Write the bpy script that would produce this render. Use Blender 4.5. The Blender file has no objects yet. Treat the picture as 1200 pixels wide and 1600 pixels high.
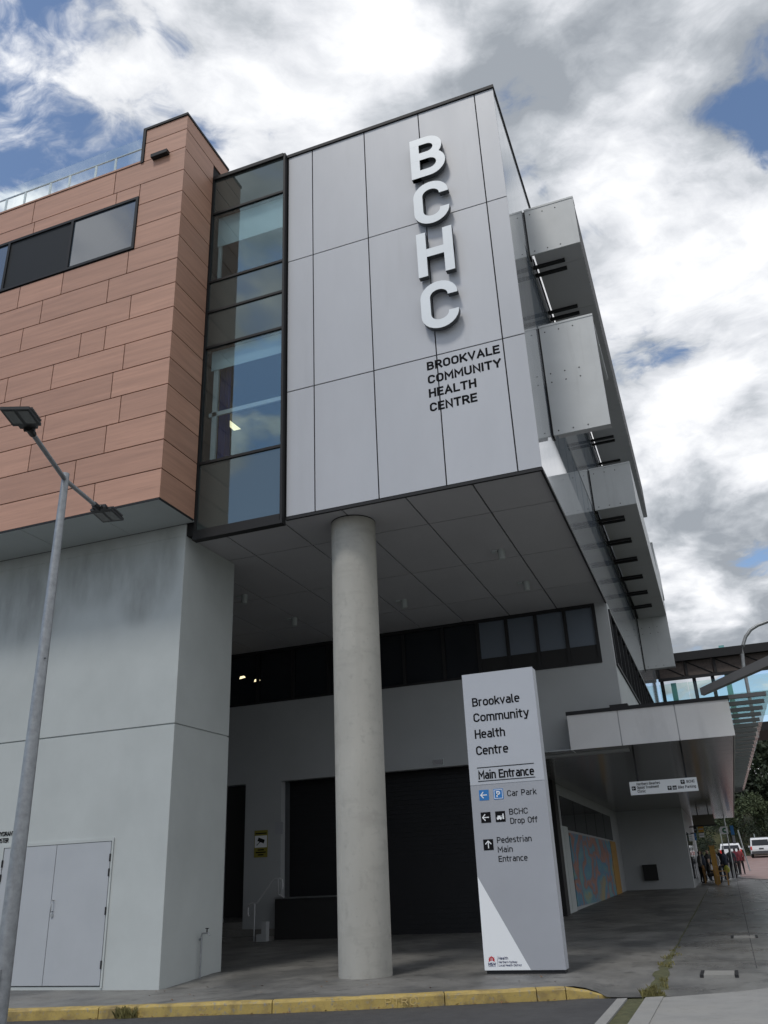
import bpy, bmesh, math, random
from mathutils import Vector, Matrix
random.seed(7)
S = bpy.context.scene
COL = S.collection
rad = math.radians

# ------------------------------------------------------------------ camera
FPX = 1314.1
RV = Vector((0.933111, 0.357339, -0.040162)); UV = Vector((0.178847, -0.364299, 0.913947)); WV = Vector((-0.311958, 0.859997, 0.40384))
CAM = Vector((0, 0, 1.4))
cd = bpy.data.cameras.new('camera'); cam = bpy.data.objects.new('camera', cd); COL.objects.link(cam)
cd.sensor_fit = 'VERTICAL'; cd.sensor_height = 24.0; cd.sensor_width = 18.0; cd.lens = FPX / 1600 * 24.0
cd.clip_start = 0.05; cd.clip_end = 3000
M = Matrix((RV, UV, -WV)).transposed().to_4x4(); M.translation = CAM
cam.matrix_world = M
S.camera = cam
S.render.resolution_x = 768; S.render.resolution_y = 1024

# ------------------------------------------------------------------ sky and sun
SUN_EL, SUN_AZ = rad(60), math.atan2(-0.20, -0.8)          # direction towards the sun (x = sin, y = cos)
w = bpy.data.worlds.new('World'); S.world = w; w.use_nodes = True
nt = w.node_tree; nt.nodes.clear(); N = nt.nodes; L = nt.links
def nd(t, **k):
    n = N.new(t)
    for a, b in k.items(): setattr(n, a, b)
    return n
def mth(op, a, b=None, clamp=False):
    n = N.new('ShaderNodeMath'); n.operation = op; n.use_clamp = clamp
    for i, v in enumerate((a, b)):
        if v is None: continue
        if isinstance(v, (int, float)): n.inputs[i].default_value = v
        else: L.new(v, n.inputs[i])
    return n.outputs[0]
sky = nd('ShaderNodeTexSky', sky_type='NISHITA'); sky.sun_disc = False
sky.sun_elevation = SUN_EL; sky.sun_rotation = SUN_AZ; sky.air_density = 1.0; sky.dust_density = 0.6; sky.ozone_density = 1.6
tc = nd('ShaderNodeTexCoord'); sp = nd('ShaderNodeSeparateXYZ'); L.new(tc.outputs['Generated'], sp.inputs[0])
zz = mth('ADD', mth('MAXIMUM', sp.outputs[2], 0.0), 0.32)
cb = nd('ShaderNodeCombineXYZ'); L.new(mth('DIVIDE', sp.outputs[0], zz), cb.inputs[0]); L.new(mth('DIVIDE', sp.outputs[1], zz), cb.inputs[1])
L.new(mth('MULTIPLY', sp.outputs[2], 1.2), cb.inputs[2])
def noise(vec, scale, detail, rough, dist=0.0, lac=2.1, off=(0, 0, 0)):
    mp = N.new('ShaderNodeMapping'); mp.inputs['Location'].default_value = off; L.new(vec, mp.inputs['Vector'])
    n = N.new('ShaderNodeTexNoise'); n.inputs['Scale'].default_value = scale; n.inputs['Detail'].default_value = detail
    n.inputs['Roughness'].default_value = rough; n.inputs['Distortion'].default_value = dist; n.inputs['Lacunarity'].default_value = lac
    L.new(mp.outputs[0], n.inputs['Vector']); return n.outputs['Fac']
def ramp(fac, stops, interp='EASE'):
    r = N.new('ShaderNodeValToRGB'); r.color_ramp.interpolation = interp; e = r.color_ramp.elements
    while len(e) < len(stops): e.new(0.5)
    for i, (p, c) in enumerate(stops):
        e[i].position = p; e[i].color = (*c, 1) if len(c) == 3 else c
    L.new(fac, r.inputs[0]); return r.outputs[0]
def vadd(vec, off):
    n = N.new('ShaderNodeVectorMath'); n.operation = 'ADD'; L.new(vec, n.inputs[0]); n.inputs[1].default_value = off; return n.outputs[0]
def density(vec):                                   # heaped cloud: broad masses plus rounded billows plus wisps
    wn = N.new('ShaderNodeTexNoise'); wn.inputs['Scale'].default_value = 3.2; wn.inputs['Detail'].default_value = 4; L.new(vec, wn.inputs['Vector'])
    ws = N.new('ShaderNodeVectorMath'); ws.operation = 'MULTIPLY_ADD'; L.new(wn.outputs['Color'], ws.inputs[0]); ws.inputs[1].default_value = (.30, .30, .30); L.new(vec, ws.inputs[2])
    big = noise(ws.outputs[0], 1.7, 10, .56, off=SKY_OFF)
    vo = N.new('ShaderNodeTexVoronoi'); vo.feature = 'F1'; vo.inputs['Scale'].default_value = 3.3; vo.inputs['Detail'].default_value = 2.5; vo.inputs['Roughness'].default_value = .5
    L.new(ws.outputs[0], vo.inputs['Vector'])
    puff = mth('SUBTRACT', 1.0, vo.outputs['Distance'])
    fine = noise(ws.outputs[0], 7.5, 6, .62, off=(3.1, 8.2, 1.4))
    return mth('ADD', mth('ADD', mth('MULTIPLY', big, .80), mth('MULTIPLY', puff, .24)), mth('MULTIPLY', mth('SUBTRACT', fine, .5), .20))
SKY_OFF = (2.1, 0.7, 0.3)
d0_ = density(cb.outputs[0]); d1_ = density(vadd(cb.outputs[0], (-.075, -.05, .07)))
mask = ramp(mth('ADD', d0_, mth('MULTIPLY', sp.outputs[0], .13)), [(0.318, (0, 0, 0)), (0.385, (1, 1, 1))])
lit = mth('ADD', mth('MULTIPLY', mth('SUBTRACT', d0_, d1_), 4.0), .55, True)
n3 = noise(cb.outputs[0], 0.95, 4, 0.5, 0.2, off=(9.3, 4.4, 6))
thick = ramp(n3, [(.40, (0, 0, 0)), (.62, (1, 1, 1))])
litc = mth('SUBTRACT', lit, mth('MULTIPLY', thick, .26), True)
shade = ramp(litc, [(0.0, (0.33, 0.36, 0.40)), (0.30, (0.50, 0.53, 0.57)), (0.55, (0.72, 0.74, 0.78)), (0.9, (0.97, 0.98, 1.0))], 'LINEAR')
bgs = nd('ShaderNodeBackground'); bgs.inputs[1].default_value = 0.13; L.new(sky.outputs[0], bgs.inputs[0])
bgc = nd('ShaderNodeBackground'); bgc.inputs[1].default_value = 0.95; L.new(shade, bgc.inputs[0])
mx = nd('ShaderNodeMixShader'); L.new(mask, mx.inputs[0]); L.new(bgs.outputs[0], mx.inputs[1]); L.new(bgc.outputs[0], mx.inputs[2])
w.cycles.sampling_method = 'MANUAL'; w.cycles.sample_map_resolution = 512
wo = nd('ShaderNodeOutputWorld'); L.new(mx.outputs[0], wo.inputs[0])

sd = bpy.data.lights.new('sun', 'SUN'); sun = bpy.data.objects.new('sun', sd); COL.objects.link(sun)
sd.energy = 1.3; sd.angle = rad(10); sd.color = (1.0, 0.96, 0.90)
sdir = Vector((math.sin(SUN_AZ) * math.cos(SUN_EL), math.cos(SUN_AZ) * math.cos(SUN_EL), math.sin(SUN_EL)))
sun.rotation_euler = sdir.to_track_quat('Z', 'Y').to_euler(); sun.location = (-20, -20, 40)

S.view_settings.view_transform = 'Standard'; S.view_settings.look = 'None'
S.view_settings.gamma = 1.0; S.view_settings.exposure = 0.2; S.view_settings.use_curve_mapping = False
S.render.engine = 'CYCLES'; S.cycles.max_bounces = 8; S.cycles.transparent_max_bounces = 16

# ------------------------------------------------------------------ pixel helpers (a pixel gives a direction; the plane gives the distance)
def ray(x, y): return RV * ((x - 600) / FPX) - UV * ((y - 800) / FPX) + WV
def onZ(x, y, z): d = ray(x, y); return CAM + d * ((z - CAM.z) / d.z)
def onY(x, y, Y): d = ray(x, y); return CAM + d * (Y / d.y)
def onX(x, y, X): d = ray(x, y); return CAM + d * (X / d.x)

# ------------------------------------------------------------------ materials
MATS = {}
def mat(name, col, rough=0.6, metal=0.0, var=0.0, vscale=3.0, stretch=(1, 1, 1), bump=0.0, bscale=60.0, spec=0.5, objvar=0.0, rvar=0.0, coat=0.0, layers=(), emit=None):
    """Principled material in world coordinates. layers: list of (scale, stretch, lo, hi, colour, amount) noise-masked colour patches."""
    m = bpy.data.materials.new(name); m.use_nodes = True; t = m.node_tree; n = t.nodes; l = t.links
    b = n['Principled BSDF']; b.inputs['Roughness'].default_value = rough; b.inputs['Metallic'].default_value = metal
    b.inputs['Specular IOR Level'].default_value = spec; b.inputs['Coat Weight'].default_value = coat; b.inputs['Coat Roughness'].default_value = 0.08
    g = n.new('ShaderNodeNewGeometry')
    def nz(scale, st, det=6, ro=0.6):
        mp = n.new('ShaderNodeMapping'); mp.inputs['Scale'].default_value = st; l.new(g.outputs['Position'], mp.inputs[0])
        x = n.new('ShaderNodeTexNoise'); x.inputs['Scale'].default_value = scale; x.inputs['Detail'].default_value = det; x.inputs['Roughness'].default_value = ro
        l.new(mp.outputs[0], x.inputs['Vector']); return x.outputs['Fac']
    base = None
    rgb = n.new('ShaderNodeRGB'); rgb.outputs[0].default_value = (*col, 1); base = rgb.outputs[0]
    def mulval(c, fac_out, lo, hi):
        mr = n.new('ShaderNodeMapRange'); mr.inputs[1].default_value = 0.25; mr.inputs[2].default_value = 0.75
        mr.inputs[3].default_value = lo; mr.inputs[4].default_value = hi; l.new(fac_out, mr.inputs[0])
        v = n.new('ShaderNodeVectorMath'); v.operation = 'SCALE'; l.new(c, v.inputs[0]); l.new(mr.outputs[0], v.inputs['Scale']); return v.outputs[0]
    if var: base = mulval(base, nz(vscale, stretch), 1 - var, 1 + var)
    if objvar:
        oi = n.new('ShaderNodeObjectInfo'); mr = n.new('ShaderNodeMapRange'); mr.inputs[3].default_value = 1 - objvar; mr.inputs[4].default_value = 1 + objvar
        l.new(oi.outputs['Random'], mr.inputs[0]); v = n.new('ShaderNodeVectorMath'); v.operation = 'SCALE'; l.new(base, v.inputs[0]); l.new(mr.outputs[0], v.inputs['Scale']); base = v.outputs[0]
    for (sc, st, lo, hi, c2, am) in layers:
        mr = n.new('ShaderNodeMapRange'); mr.inputs[1].default_value = lo; mr.inputs[2].default_value = hi; mr.inputs[4].default_value = am
        l.new(nz(sc, st), mr.inputs[0])
        mxn = n.new('ShaderNodeMix'); mxn.data_type = 'RGBA'; l.new(mr.outputs[0], mxn.inputs['Factor']); l.new(base, mxn.inputs['A']); mxn.inputs['B'].default_value = (*c2, 1); base = mxn.outputs['Result']
    l.new(base, b.inputs['Base Color'])
    if rvar:
        mr = n.new('ShaderNodeMapRange'); mr.inputs[1].default_value = 0.3; mr.inputs[2].default_value = 0.7; mr.inputs[3].default_value = max(0.02, rough - rvar); mr.inputs[4].default_value = min(1, rough + rvar)
        l.new(nz(vscale * 0.7, stretch), mr.inputs[0]); l.new(mr.outputs[0], b.inputs['Roughness'])
    if bump:
        bp = n.new('ShaderNodeBump'); bp.inputs['Strength'].default_value = bump; bp.inputs['Distance'].default_value = 0.01
        l.new(nz(bscale, (1, 1, 1), 4), bp.inputs['Height']); l.new(bp.outputs[0], b.inputs['Normal'])
    if emit: b.inputs['Emission Color'].default_value = (*emit[0], 1); b.inputs['Emission Strength'].default_value = emit[1]
    MATS[name] = m; return m
def glassmat(name, tint, refl=(1, 1, 1), rough=0.0, ior=1.5):
    m = bpy.data.materials.new(name); m.use_nodes = True; t = m.node_tree; n = t.nodes; l = t.links; n.clear()
    tr = n.new('ShaderNodeBsdfTransparent'); tr.inputs[0].default_value = (*tint, 1)
    gl = n.new('ShaderNodeBsdfGlossy'); gl.inputs[0].default_value = (*refl, 1); gl.inputs['Roughness'].default_value = rough
    fr = n.new('ShaderNodeFresnel'); gg = n.new('ShaderNodeNewGeometry'); mi = n.new('ShaderNodeMapRange')
    mi.inputs[3].default_value = ior; mi.inputs[4].default_value = 1 / ior; l.new(gg.outputs['Backfacing'], mi.inputs[0]); l.new(mi.outputs[0], fr.inputs[0])     # both faces of a pane reflect alike
    mx = n.new('ShaderNodeMixShader'); l.new(fr.outputs[0], mx.inputs[0]); l.new(tr.outputs[0], mx.inputs[1]); l.new(gl.outputs[0], mx.inputs[2])
    o = n.new('ShaderNodeOutputMaterial'); l.new(mx.outputs[0], o.inputs[0]); MATS[name] = m; return m
mat('grey_panel', (0.475, 0.488, 0.52), 0.42, 0.0, var=0.06, vscale=0.9, stretch=(1, 1, .35), objvar=0.045, rvar=0.06, layers=[(1.6, (1.5, 1.5, .12), .56, .80, (0.36, 0.37, 0.39), 0.35), (16, (1, 1, 1), .735, .76, (0.20, 0.20, 0.20), 0.55)])
mat('hood_panel', (0.54, 0.56, 0.57), 0.5, 0.0, var=0.06, vscale=1.5, layers=[(2.5, (2, 2, .2), .58, .8, (0.33, 0.34, 0.35), 0.4)])
mat('side_panel', (0.50, 0.52, 0.55), 0.05, 0.0, var=0.05, vscale=1.2, spec=0.8, coat=0.4)
mat('dark_metal', (0.018, 0.018, 0.020), 0.6, 0.0, spec=.3)
mat('frame_metal', (0.020, 0.020, 0.021), 0.55, 0.0, spec=.25)
mat('backing', (0.015, 0.015, 0.016), 0.9)
mat('timber_clad', (0.465, 0.258, 0.18), 0.55, 0.0, var=0.16, vscale=1.1, stretch=(.5, .5, 9), objvar=0.085, layers=[(3.0, (.4, .4, 16), .55, .75, (0.28, 0.14, 0.095), 0.45)], bump=0.05, bscale=40)
mat('letter_face', (0.78, 0.82, 0.85), 0.35, 0.0, var=0.04, vscale=2)
mat('letter_return', (.06, .065, .07), .5)
mat('black_print', (0.008, 0.0085, 0.010), 0.8, spec=.1)
mat('render_wall', (0.46, 0.49, 0.485), 0.8, var=0.06, vscale=1.1, layers=[(0.55, (1, 1, .5), .52, .75, (0.39, 0.415, 0.41), 0.5), (7, (1, 1, 1), .6, .8, (0.41, 0.43, 0.43), 0.25)], bump=0.12, bscale=130)
mat('door_paint', (0.41, 0.43, 0.455), 0.45, var=0.04, vscale=1.5, layers=[(1.4, (1, 1, .6), .58, .75, (0.36, 0.38, 0.42), 0.4)])
mat('undercroft_wall', (0.37, 0.385, 0.395), 0.75, var=0.05, vscale=1.0, bump=0.06, bscale=120)
mat('soffit', (0.455, 0.455, 0.475), 0.6, var=0.05, vscale=0.7, objvar=0.03)
mat('soffit_light', (0.46, 0.50, 0.50), 0.55, var=0.05, vscale=0.8)
mat('concrete', (0.41, 0.40, 0.365), 0.8, var=0.10, vscale=1.6, stretch=(1, 1, .5), bump=0.25, bscale=45, layers=[(5.5, (1.3, 1.3, 1), .55, .74, (0.28, 0.275, 0.25), 0.55), (1.5, (1, 1, 3), .52, .70, (0.34, 0.33, 0.30), 0.7), (2.2, (4, 4, .25), .56, .72, (.36, .35, .32), .5), (16, (1, 1, 1), .66, .74, (0.22, 0.22, 0.205), 0.45)])
mat('concrete_pale', (0.265, 0.263, 0.254), 0.85, var=0.14, vscale=2.2, bump=0.4, bscale=60, layers=[(1.1, (1, 1, 1), .46, .64, (0.27, 0.265, 0.25), 0.7), (70, (1, 1, 1), .58, .68, (.22, .215, .20), .5), (5, (1, 1, 1), .58, .66, (.23, .225, .21), .6), (13, (1, 1, 1), .66, .70, (.14, .14, .135), .6)])
mat('asphalt', (0.055, 0.055, 0.057), 0.75, var=0.22, vscale=5, bump=0.7, bscale=140, rvar=0.1, layers=[(120, (1, 1, 1), .62, .72, (0.16, 0.16, 0.155), 0.6), (.8, (1, 1, 1), .5, .7, (0.04, 0.04, 0.042), .6)])
mat('pavement', (0.175, 0.170, 0.160), 0.50, var=0.22, vscale=1.6, bump=0.35, bscale=90, rvar=0.16, layers=[(60, (1, 1, 1), .56, .66, (0.27, 0.265, 0.25), 0.65), (34, (1, 1, 1), .58, .66, (0.06, 0.06, 0.058), 0.6), (.7, (1, .6, 1), .46, .60, (0.092, 0.092, 0.09), 0.85), (2.6, (1, 1, 1), .57, .66, (0.075, 0.074, 0.07), 0.7), (11, (1, 1, 1), .66, .70, (0.21, 0.21, 0.20), 0.8)])
mat('footpath', (0.18, 0.178, 0.170), 0.34, var=0.2, vscale=1.3, bump=0.2, bscale=90, rvar=0.17, layers=[(60, (1, 1, 1), .57, .68, (0.25, 0.25, 0.24), 0.5), (3.1, (1, 1, 1), .57, .66, (0.08, 0.08, 0.08), 0.6), (11, (1, 1, 1), .67, .71, (0.24, 0.24, 0.23), 0.8), (.8, (1.5, .5, 1), .45, .66, (0.10, 0.10, 0.10), 0.75)])
mat('kerb_yellow', (0.43, 0.315, 0.095), 0.7, var=0.16, vscale=4, bump=0.35, bscale=50, layers=[(5, (1, 1, 1.6), .48, .66, (0.25, 0.18, 0.075), 0.75), (17, (1, 1, 1), .57, .66, (0.27, 0.25, 0.21), 0.85), (3, (1, 1, .5), .54, .68, (0.13, 0.10, 0.055), 0.7), (45, (1, 1, 1), .62, .70, (0.09, 0.075, 0.05), 0.7)])
mat('red_lane', (0.25, 0.165, 0.15), 0.65, var=0.15, vscale=1.2, rvar=.1)
mat('earth', (0.07, 0.075, 0.045), 0.95, var=0.3, vscale=.4)
mat('moss', (0.075, 0.078, 0.035), 0.95, var=0.4, vscale=9, bump=0.8, bscale=70, layers=[(14, (1, 1, 1), .55, .7, (0.15, 0.12, 0.06), .7)])
mat('roller', (0.014, 0.0145, 0.017), 0.6, spec=.3)
mat('dock_black', (0.012, 0.012, 0.013), 0.7)
mat('galvanised', (0.30, 0.315, 0.33), 0.5, 0.55, var=0.22, vscale=14, layers=[(5, (1, 1, .3), .55, .7, (0.20, 0.21, 0.22), .6)], bump=.08)
mat('steel', (0.45, 0.46, 0.47), 0.28, 0.9)
mat('rail_steel', (.55, .56, .57), .35, .2)
mat('lamp_body', (0.018, 0.018, 0.020), 0.5, 0.2)
mat('lamp_lens', (0.06, 0.06, 0.052), 0.25, var=.1, vscale=30)
mat('sign_face', (0.44, 0.46, 0.50), 0.4, var=0.03, vscale=1.5)
mat('sign_white', (0.80, 0.82, 0.84), 0.4)
mat('sign_lower', (0.34, 0.353, 0.385), 0.42, var=0.05, vscale=1.0)
mat('sign_blue', (0.02, 0.17, 0.46), 0.4)
mat('logo_red', (0.50, 0.015, 0.03), 0.4); mat('logo_navy', (0.012, 0.02, 0.10), 0.4)
mat('sign_yellow', (0.24, 0.215, 0.03), 0.5)
mat('spandrel', (0.050, 0.060, 0.058), 0.04, spec=1.0); MATS['spandrel'].node_tree.nodes['Principled BSDF'].inputs['Specular Tint'].default_value = (.80, .97, .97, 1); MATS['spandrel'].node_tree.nodes['Principled BSDF'].inputs['IOR'].default_value = 1.7
mat('dark_glass', (0.012, 0.015, 0.020), 0.06, spec=0.55)
mat('band_glass', (0.13, 0.155, 0.19), 0.10, spec=0.6)  # lighter blue base stands in for reflection in the right-hand panes
mat('side_glass', (0.16, 0.19, 0.23), 0.03, spec=0.9)
mat('window_glass', (0.05, 0.07, 0.095), 0.03, spec=1.0, coat=1.0)
mat('window_infill', (0.022, 0.025, 0.028), 0.6, spec=.2)
glassmat('clear_glass', (0.84, 0.91, 0.93), (.74, .92, .95), 0.0, 2.1)
glassmat('rail_glass', (0.93, 0.965, 0.965), (1, 1, 1), 0.0, 1.5)
glassmat('green_glass', (0.86, 0.925, 0.90), (.9, .9, .9), 0.02, 1.28)
mat('blind', (0.46, 0.54, 0.56), 0.8)
mat('curtain', (0.05, 0.11, 0.46), 0.85, var=.25, vscale=4, stretch=(6, 6, .2))
mat('room_wall', (0.16, 0.16, 0.18), 0.9); mat('white_trim', (0.55, 0.58, 0.58), 0.6)
mat('tube_light', (0.9, 0.85, 0.6), 0.5, emit=((1.0, 0.86, 0.52), 1.3))
mat('white_post', (0.72, 0.73, 0.74), 0.4)
mat('canopy_panel', (0.66, 0.655, 0.66), 0.55, var=.06, vscale=1.2, objvar=.03, layers=[(2, (1, 1, .3), .55, .75, (.46, .455, .46), .4)])
mat('canopy_lining', (0.17, 0.168, 0.165), 0.16, 0.0, var=0.2, vscale=1.5, stretch=(4, .3, 1), spec=0.8)
mat('teal', (0.18, 0.44, 0.45), 0.5); mat('beam_grey', (.10, .10, .105), .5); mat('bridge_brown', (0.075, 0.058, 0.052), 0.7, var=.25, vscale=8)
mat('skin', (0.42, 0.27, 0.20), 0.6); mat('hair', (0.02, 0.015, 0.012), 0.6); mat('hair_grey', (.35, .33, .31), .7)
for nme, c in dict(cloth_black=(.016, .016, .018), cloth_navy=(.02, .03, .05), cloth_slate=(.06, .075, .085), cloth_maroon=(.12, .015, .03), cloth_red=(.20, .03, .035), cloth_grey=(.2, .19, .18), cloth_tan=(.28, .22, .16), cloth_white=(.5, .5, .5)).items(): mat(nme, c, .85)
mat('bag_yellow', (.36, .36, .04), .5)
mat('bench_timber', (.36, .20, .065), .6, var=.2, vscale=5, stretch=(1, 1, 8)); mat('ochre', (.40, .22, .04), .6, var=.15, vscale=5)
mat('car_white', (.66, .67, .68), .25, coat=.6); mat('tyre', (.012, .012, .012), .8); mat('tail_red', (.42, .012, .015), .25, emit=((1, .06, .05), .12)); mat('plate', (.06, .06, .065), .5)
mat('leaf_dark', (.022, .034, .014), .7, var=.45, vscale=.9, objvar=.2); mat('leaf_mid', (.05, .068, .025), .7, var=.4, vscale=1.1, objvar=.15); mat('bark', (.10, .08, .06), .9, var=.3, vscale=6)
mat('grass_blade', (.16, .145, .05), .8, var=.5, vscale=18); mat('dead_leaf', (.16, .085, .035), .85, var=.4, vscale=25)
mat('shop_amber', (.50, .26, .02), .5); mat('shop_dim', (.085, .075, .055), .6)
mat('tactile', (.24, .235, .22), .7, var=.1)
mat('chalk', (.62, .47, .20), .9)
# abstract mural paint: broad patches of colour
def mural_mat():
    m = bpy.data.materials.new('mural_paint'); m.use_nodes = True; t = m.node_tree; n = t.nodes; l = t.links; b = n['Principled BSDF']; b.inputs['Roughness'].default_value = .7
    g = n.new('ShaderNodeNewGeometry'); mp = n.new('ShaderNodeMapping'); mp.inputs['Scale'].default_value = (1, .30, .55); mp.inputs['Location'].default_value = (0, .4, .3); l.new(g.outputs['Position'], mp.inputs[0])
    x = n.new('ShaderNodeTexNoise'); x.inputs['Scale'].default_value = 1.3; x.inputs['Detail'].default_value = 7; x.inputs['Distortion'].default_value = .5; l.new(mp.outputs[0], x.inputs[0])
    r = n.new('ShaderNodeValToRGB'); r.color_ramp.interpolation = 'LINEAR'; e = r.color_ramp.elements
    st = [(.28, (.48, .40, .12)), (.36, (.30, .27, .22)), (.41, (.14, .34, .40)), (.47, (.10, .26, .42)), (.51, (.44, .22, .16)), (.55, (.34, .17, .15)), (.58, (.12, .28, .40)), (.66, (.20, .38, .36)), (.76, (.50, .34, .08))]
    while len(e) < len(st): e.new(.5)
    for i, (p, c) in enumerate(st): e[i].position = p; e[i].color = (*c, 1)
    hs_ = n.new('ShaderNodeHueSaturation'); hs_.inputs['Saturation'].default_value = 1.0; hs_.inputs['Value'].default_value = .8
    l.new(x.outputs['Fac'], r.inputs[0]); l.new(r.outputs[0], hs_.inputs['Color']); l.new(hs_.outputs[0], b.inputs['Base Color']); MATS['mural_paint'] = m
mural_mat()
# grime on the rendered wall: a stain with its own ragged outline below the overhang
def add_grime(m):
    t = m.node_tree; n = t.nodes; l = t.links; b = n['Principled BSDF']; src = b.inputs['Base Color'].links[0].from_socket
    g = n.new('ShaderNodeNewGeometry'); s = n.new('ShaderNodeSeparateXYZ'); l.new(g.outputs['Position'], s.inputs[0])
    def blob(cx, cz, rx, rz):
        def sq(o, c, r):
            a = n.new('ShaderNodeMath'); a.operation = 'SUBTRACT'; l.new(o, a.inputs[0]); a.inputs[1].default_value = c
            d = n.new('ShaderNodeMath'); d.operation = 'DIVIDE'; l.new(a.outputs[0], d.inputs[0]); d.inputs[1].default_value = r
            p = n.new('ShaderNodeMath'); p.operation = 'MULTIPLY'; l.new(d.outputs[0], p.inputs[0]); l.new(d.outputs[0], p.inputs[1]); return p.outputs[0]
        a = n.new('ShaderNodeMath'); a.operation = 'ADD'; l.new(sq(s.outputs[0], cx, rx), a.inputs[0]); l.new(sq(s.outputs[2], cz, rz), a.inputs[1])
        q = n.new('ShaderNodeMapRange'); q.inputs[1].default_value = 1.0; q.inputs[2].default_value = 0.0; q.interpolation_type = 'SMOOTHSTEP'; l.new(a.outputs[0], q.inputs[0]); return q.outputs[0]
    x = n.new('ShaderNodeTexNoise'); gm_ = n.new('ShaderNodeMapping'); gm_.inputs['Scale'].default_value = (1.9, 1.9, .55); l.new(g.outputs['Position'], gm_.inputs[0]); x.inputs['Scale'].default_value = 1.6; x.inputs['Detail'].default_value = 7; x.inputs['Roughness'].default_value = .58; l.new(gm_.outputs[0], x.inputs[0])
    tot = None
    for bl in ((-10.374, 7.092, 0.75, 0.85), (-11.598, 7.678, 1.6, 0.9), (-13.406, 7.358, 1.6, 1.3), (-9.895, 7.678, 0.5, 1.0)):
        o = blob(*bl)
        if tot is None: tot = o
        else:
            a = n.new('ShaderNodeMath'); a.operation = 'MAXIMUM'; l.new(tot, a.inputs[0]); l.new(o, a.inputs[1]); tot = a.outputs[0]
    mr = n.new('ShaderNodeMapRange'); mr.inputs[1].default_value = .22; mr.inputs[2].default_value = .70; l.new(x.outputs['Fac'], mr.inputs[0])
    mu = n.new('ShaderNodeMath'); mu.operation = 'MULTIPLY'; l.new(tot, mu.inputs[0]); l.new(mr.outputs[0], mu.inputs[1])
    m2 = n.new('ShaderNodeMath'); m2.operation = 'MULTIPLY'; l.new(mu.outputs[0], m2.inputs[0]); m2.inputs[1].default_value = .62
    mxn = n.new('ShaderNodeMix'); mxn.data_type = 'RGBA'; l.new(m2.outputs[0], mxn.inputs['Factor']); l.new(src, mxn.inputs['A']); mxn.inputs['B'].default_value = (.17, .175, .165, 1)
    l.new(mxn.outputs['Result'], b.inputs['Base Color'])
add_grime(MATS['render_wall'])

# ------------------------------------------------------------------ mesh helpers
ORG = {}
class MB:
    def __init__(s): s.v = []; s.f = []; s.mi = []
    def quad(s, *p, m=0):
        i = len(s.v); s.v += [tuple(q) for q in p]; s.f.append(tuple(range(i, i + len(p)))); s.mi.append(m); return s
    def box(s, x0, x1, y0, y1, z0, z1, m=0):
        i = len(s.v)
        s.v += [(x0, y0, z0), (x1, y0, z0), (x1, y1, z0), (x0, y1, z0), (x0, y0, z1), (x1, y0, z1), (x1, y1, z1), (x0, y1, z1)]
        for f in ((0, 3, 2, 1), (4, 5, 6, 7), (0, 1, 5, 4), (1, 2, 6, 5), (2, 3, 7, 6), (3, 0, 4, 7)):
            s.f.append(tuple(i + k for k in f)); s.mi.append(m)
        return s
    def prism(s, poly, z0, z1, m=0):                       # poly: [(x,y)] counter-clockwise seen from above
        i = len(s.v); n = len(poly)
        s.v += [(x, y, z0) for x, y in poly] + [(x, y, z1) for x, y in poly]
        s.f.append(tuple(i + k for k in reversed(range(n)))); s.f.append(tuple(i + n + k for k in range(n))); s.mi += [m, m]
        for k in range(n): j = (k + 1) % n; s.f.append((i + k, i + j, i + n + j, i + n + k)); s.mi.append(m)
        return s
    def tube(s, pts, r, n=10, m=0, r1=None, caps=True):
        pts = [Vector(p) for p in pts]; i0 = len(s.v); up = Vector((0, 0, 1))
        for k, p in enumerate(pts):
            d = (pts[min(k + 1, len(pts) - 1)] - pts[max(k - 1, 0)]).normalized()
            a = d.cross(up if abs(d.z) < .95 else Vector((1, 0, 0))).normalized(); b = a.cross(d)
            rr = r if r1 is None else r + (r1 - r) * k / (len(pts) - 1)
            if isinstance(r, (list, tuple)): rr = r[k]
            s.v += [tuple(p + (a * math.cos(2 * math.pi * j / n) + b * math.sin(2 * math.pi * j / n)) * rr) for j in range(n)]
        for k in range(len(pts) - 1):
            for j in range(n):
                j2 = (j + 1) % n; s.f.append((i0 + k * n + j, i0 + k * n + j2, i0 + (k + 1) * n + j2, i0 + (k + 1) * n + j)); s.mi.append(m)
        if caps:
            s.f.append(tuple(i0 + j for j in reversed(range(n)))); s.f.append(tuple(i0 + (len(pts) - 1) * n + j for j in range(n))); s.mi += [m, m]
        return s
    def build(s, name, mats, parent=None, smooth=False):
        o = ORG.get(parent.name, Vector()) if parent else Vector()
        me = bpy.data.meshes.new(name); me.from_pydata([(x - o.x, y - o.y, z - o.z) for x, y, z in s.v], [], s.f)
        for k in ([mats] if isinstance(mats, str) else mats): me.materials.append(MATS[k])
        me.polygons.foreach_set('material_index', s.mi)
        if smooth: me.polygons.foreach_set('use_smooth', [True] * len(s.f))
        me.update(); ob = bpy.data.objects.new(name, me); COL.objects.link(ob)
        if parent: ob.parent = parent; ORG[ob.name] = o
        else: ORG[ob.name] = Vector()
        if smooth:
            try: me.set_sharp_from_angle(angle=rad(40))
            except Exception: pass
        return ob
def tag(o, label, cat, group=None, kind=None):
    if label: o['label'] = label
    if cat: o['category'] = cat
    if group: o['group'] = group
    if kind: o['kind'] = kind
    return o
def empty(name, loc, label, cat, group=None):
    o = bpy.data.objects.new(name, None); COL.objects.link(o); o.location = loc; o.empty_display_size = .2
    ORG[o.name] = Vector(loc); return tag(o, label, cat, group)
def struct(o): o['kind'] = 'structure'; return o
def bev(o, wd=.008, seg=1):
    m = o.modifiers.new('bevel', 'BEVEL'); m.width = wd; m.segments = seg; m.limit_method = 'ANGLE'; return o

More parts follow.
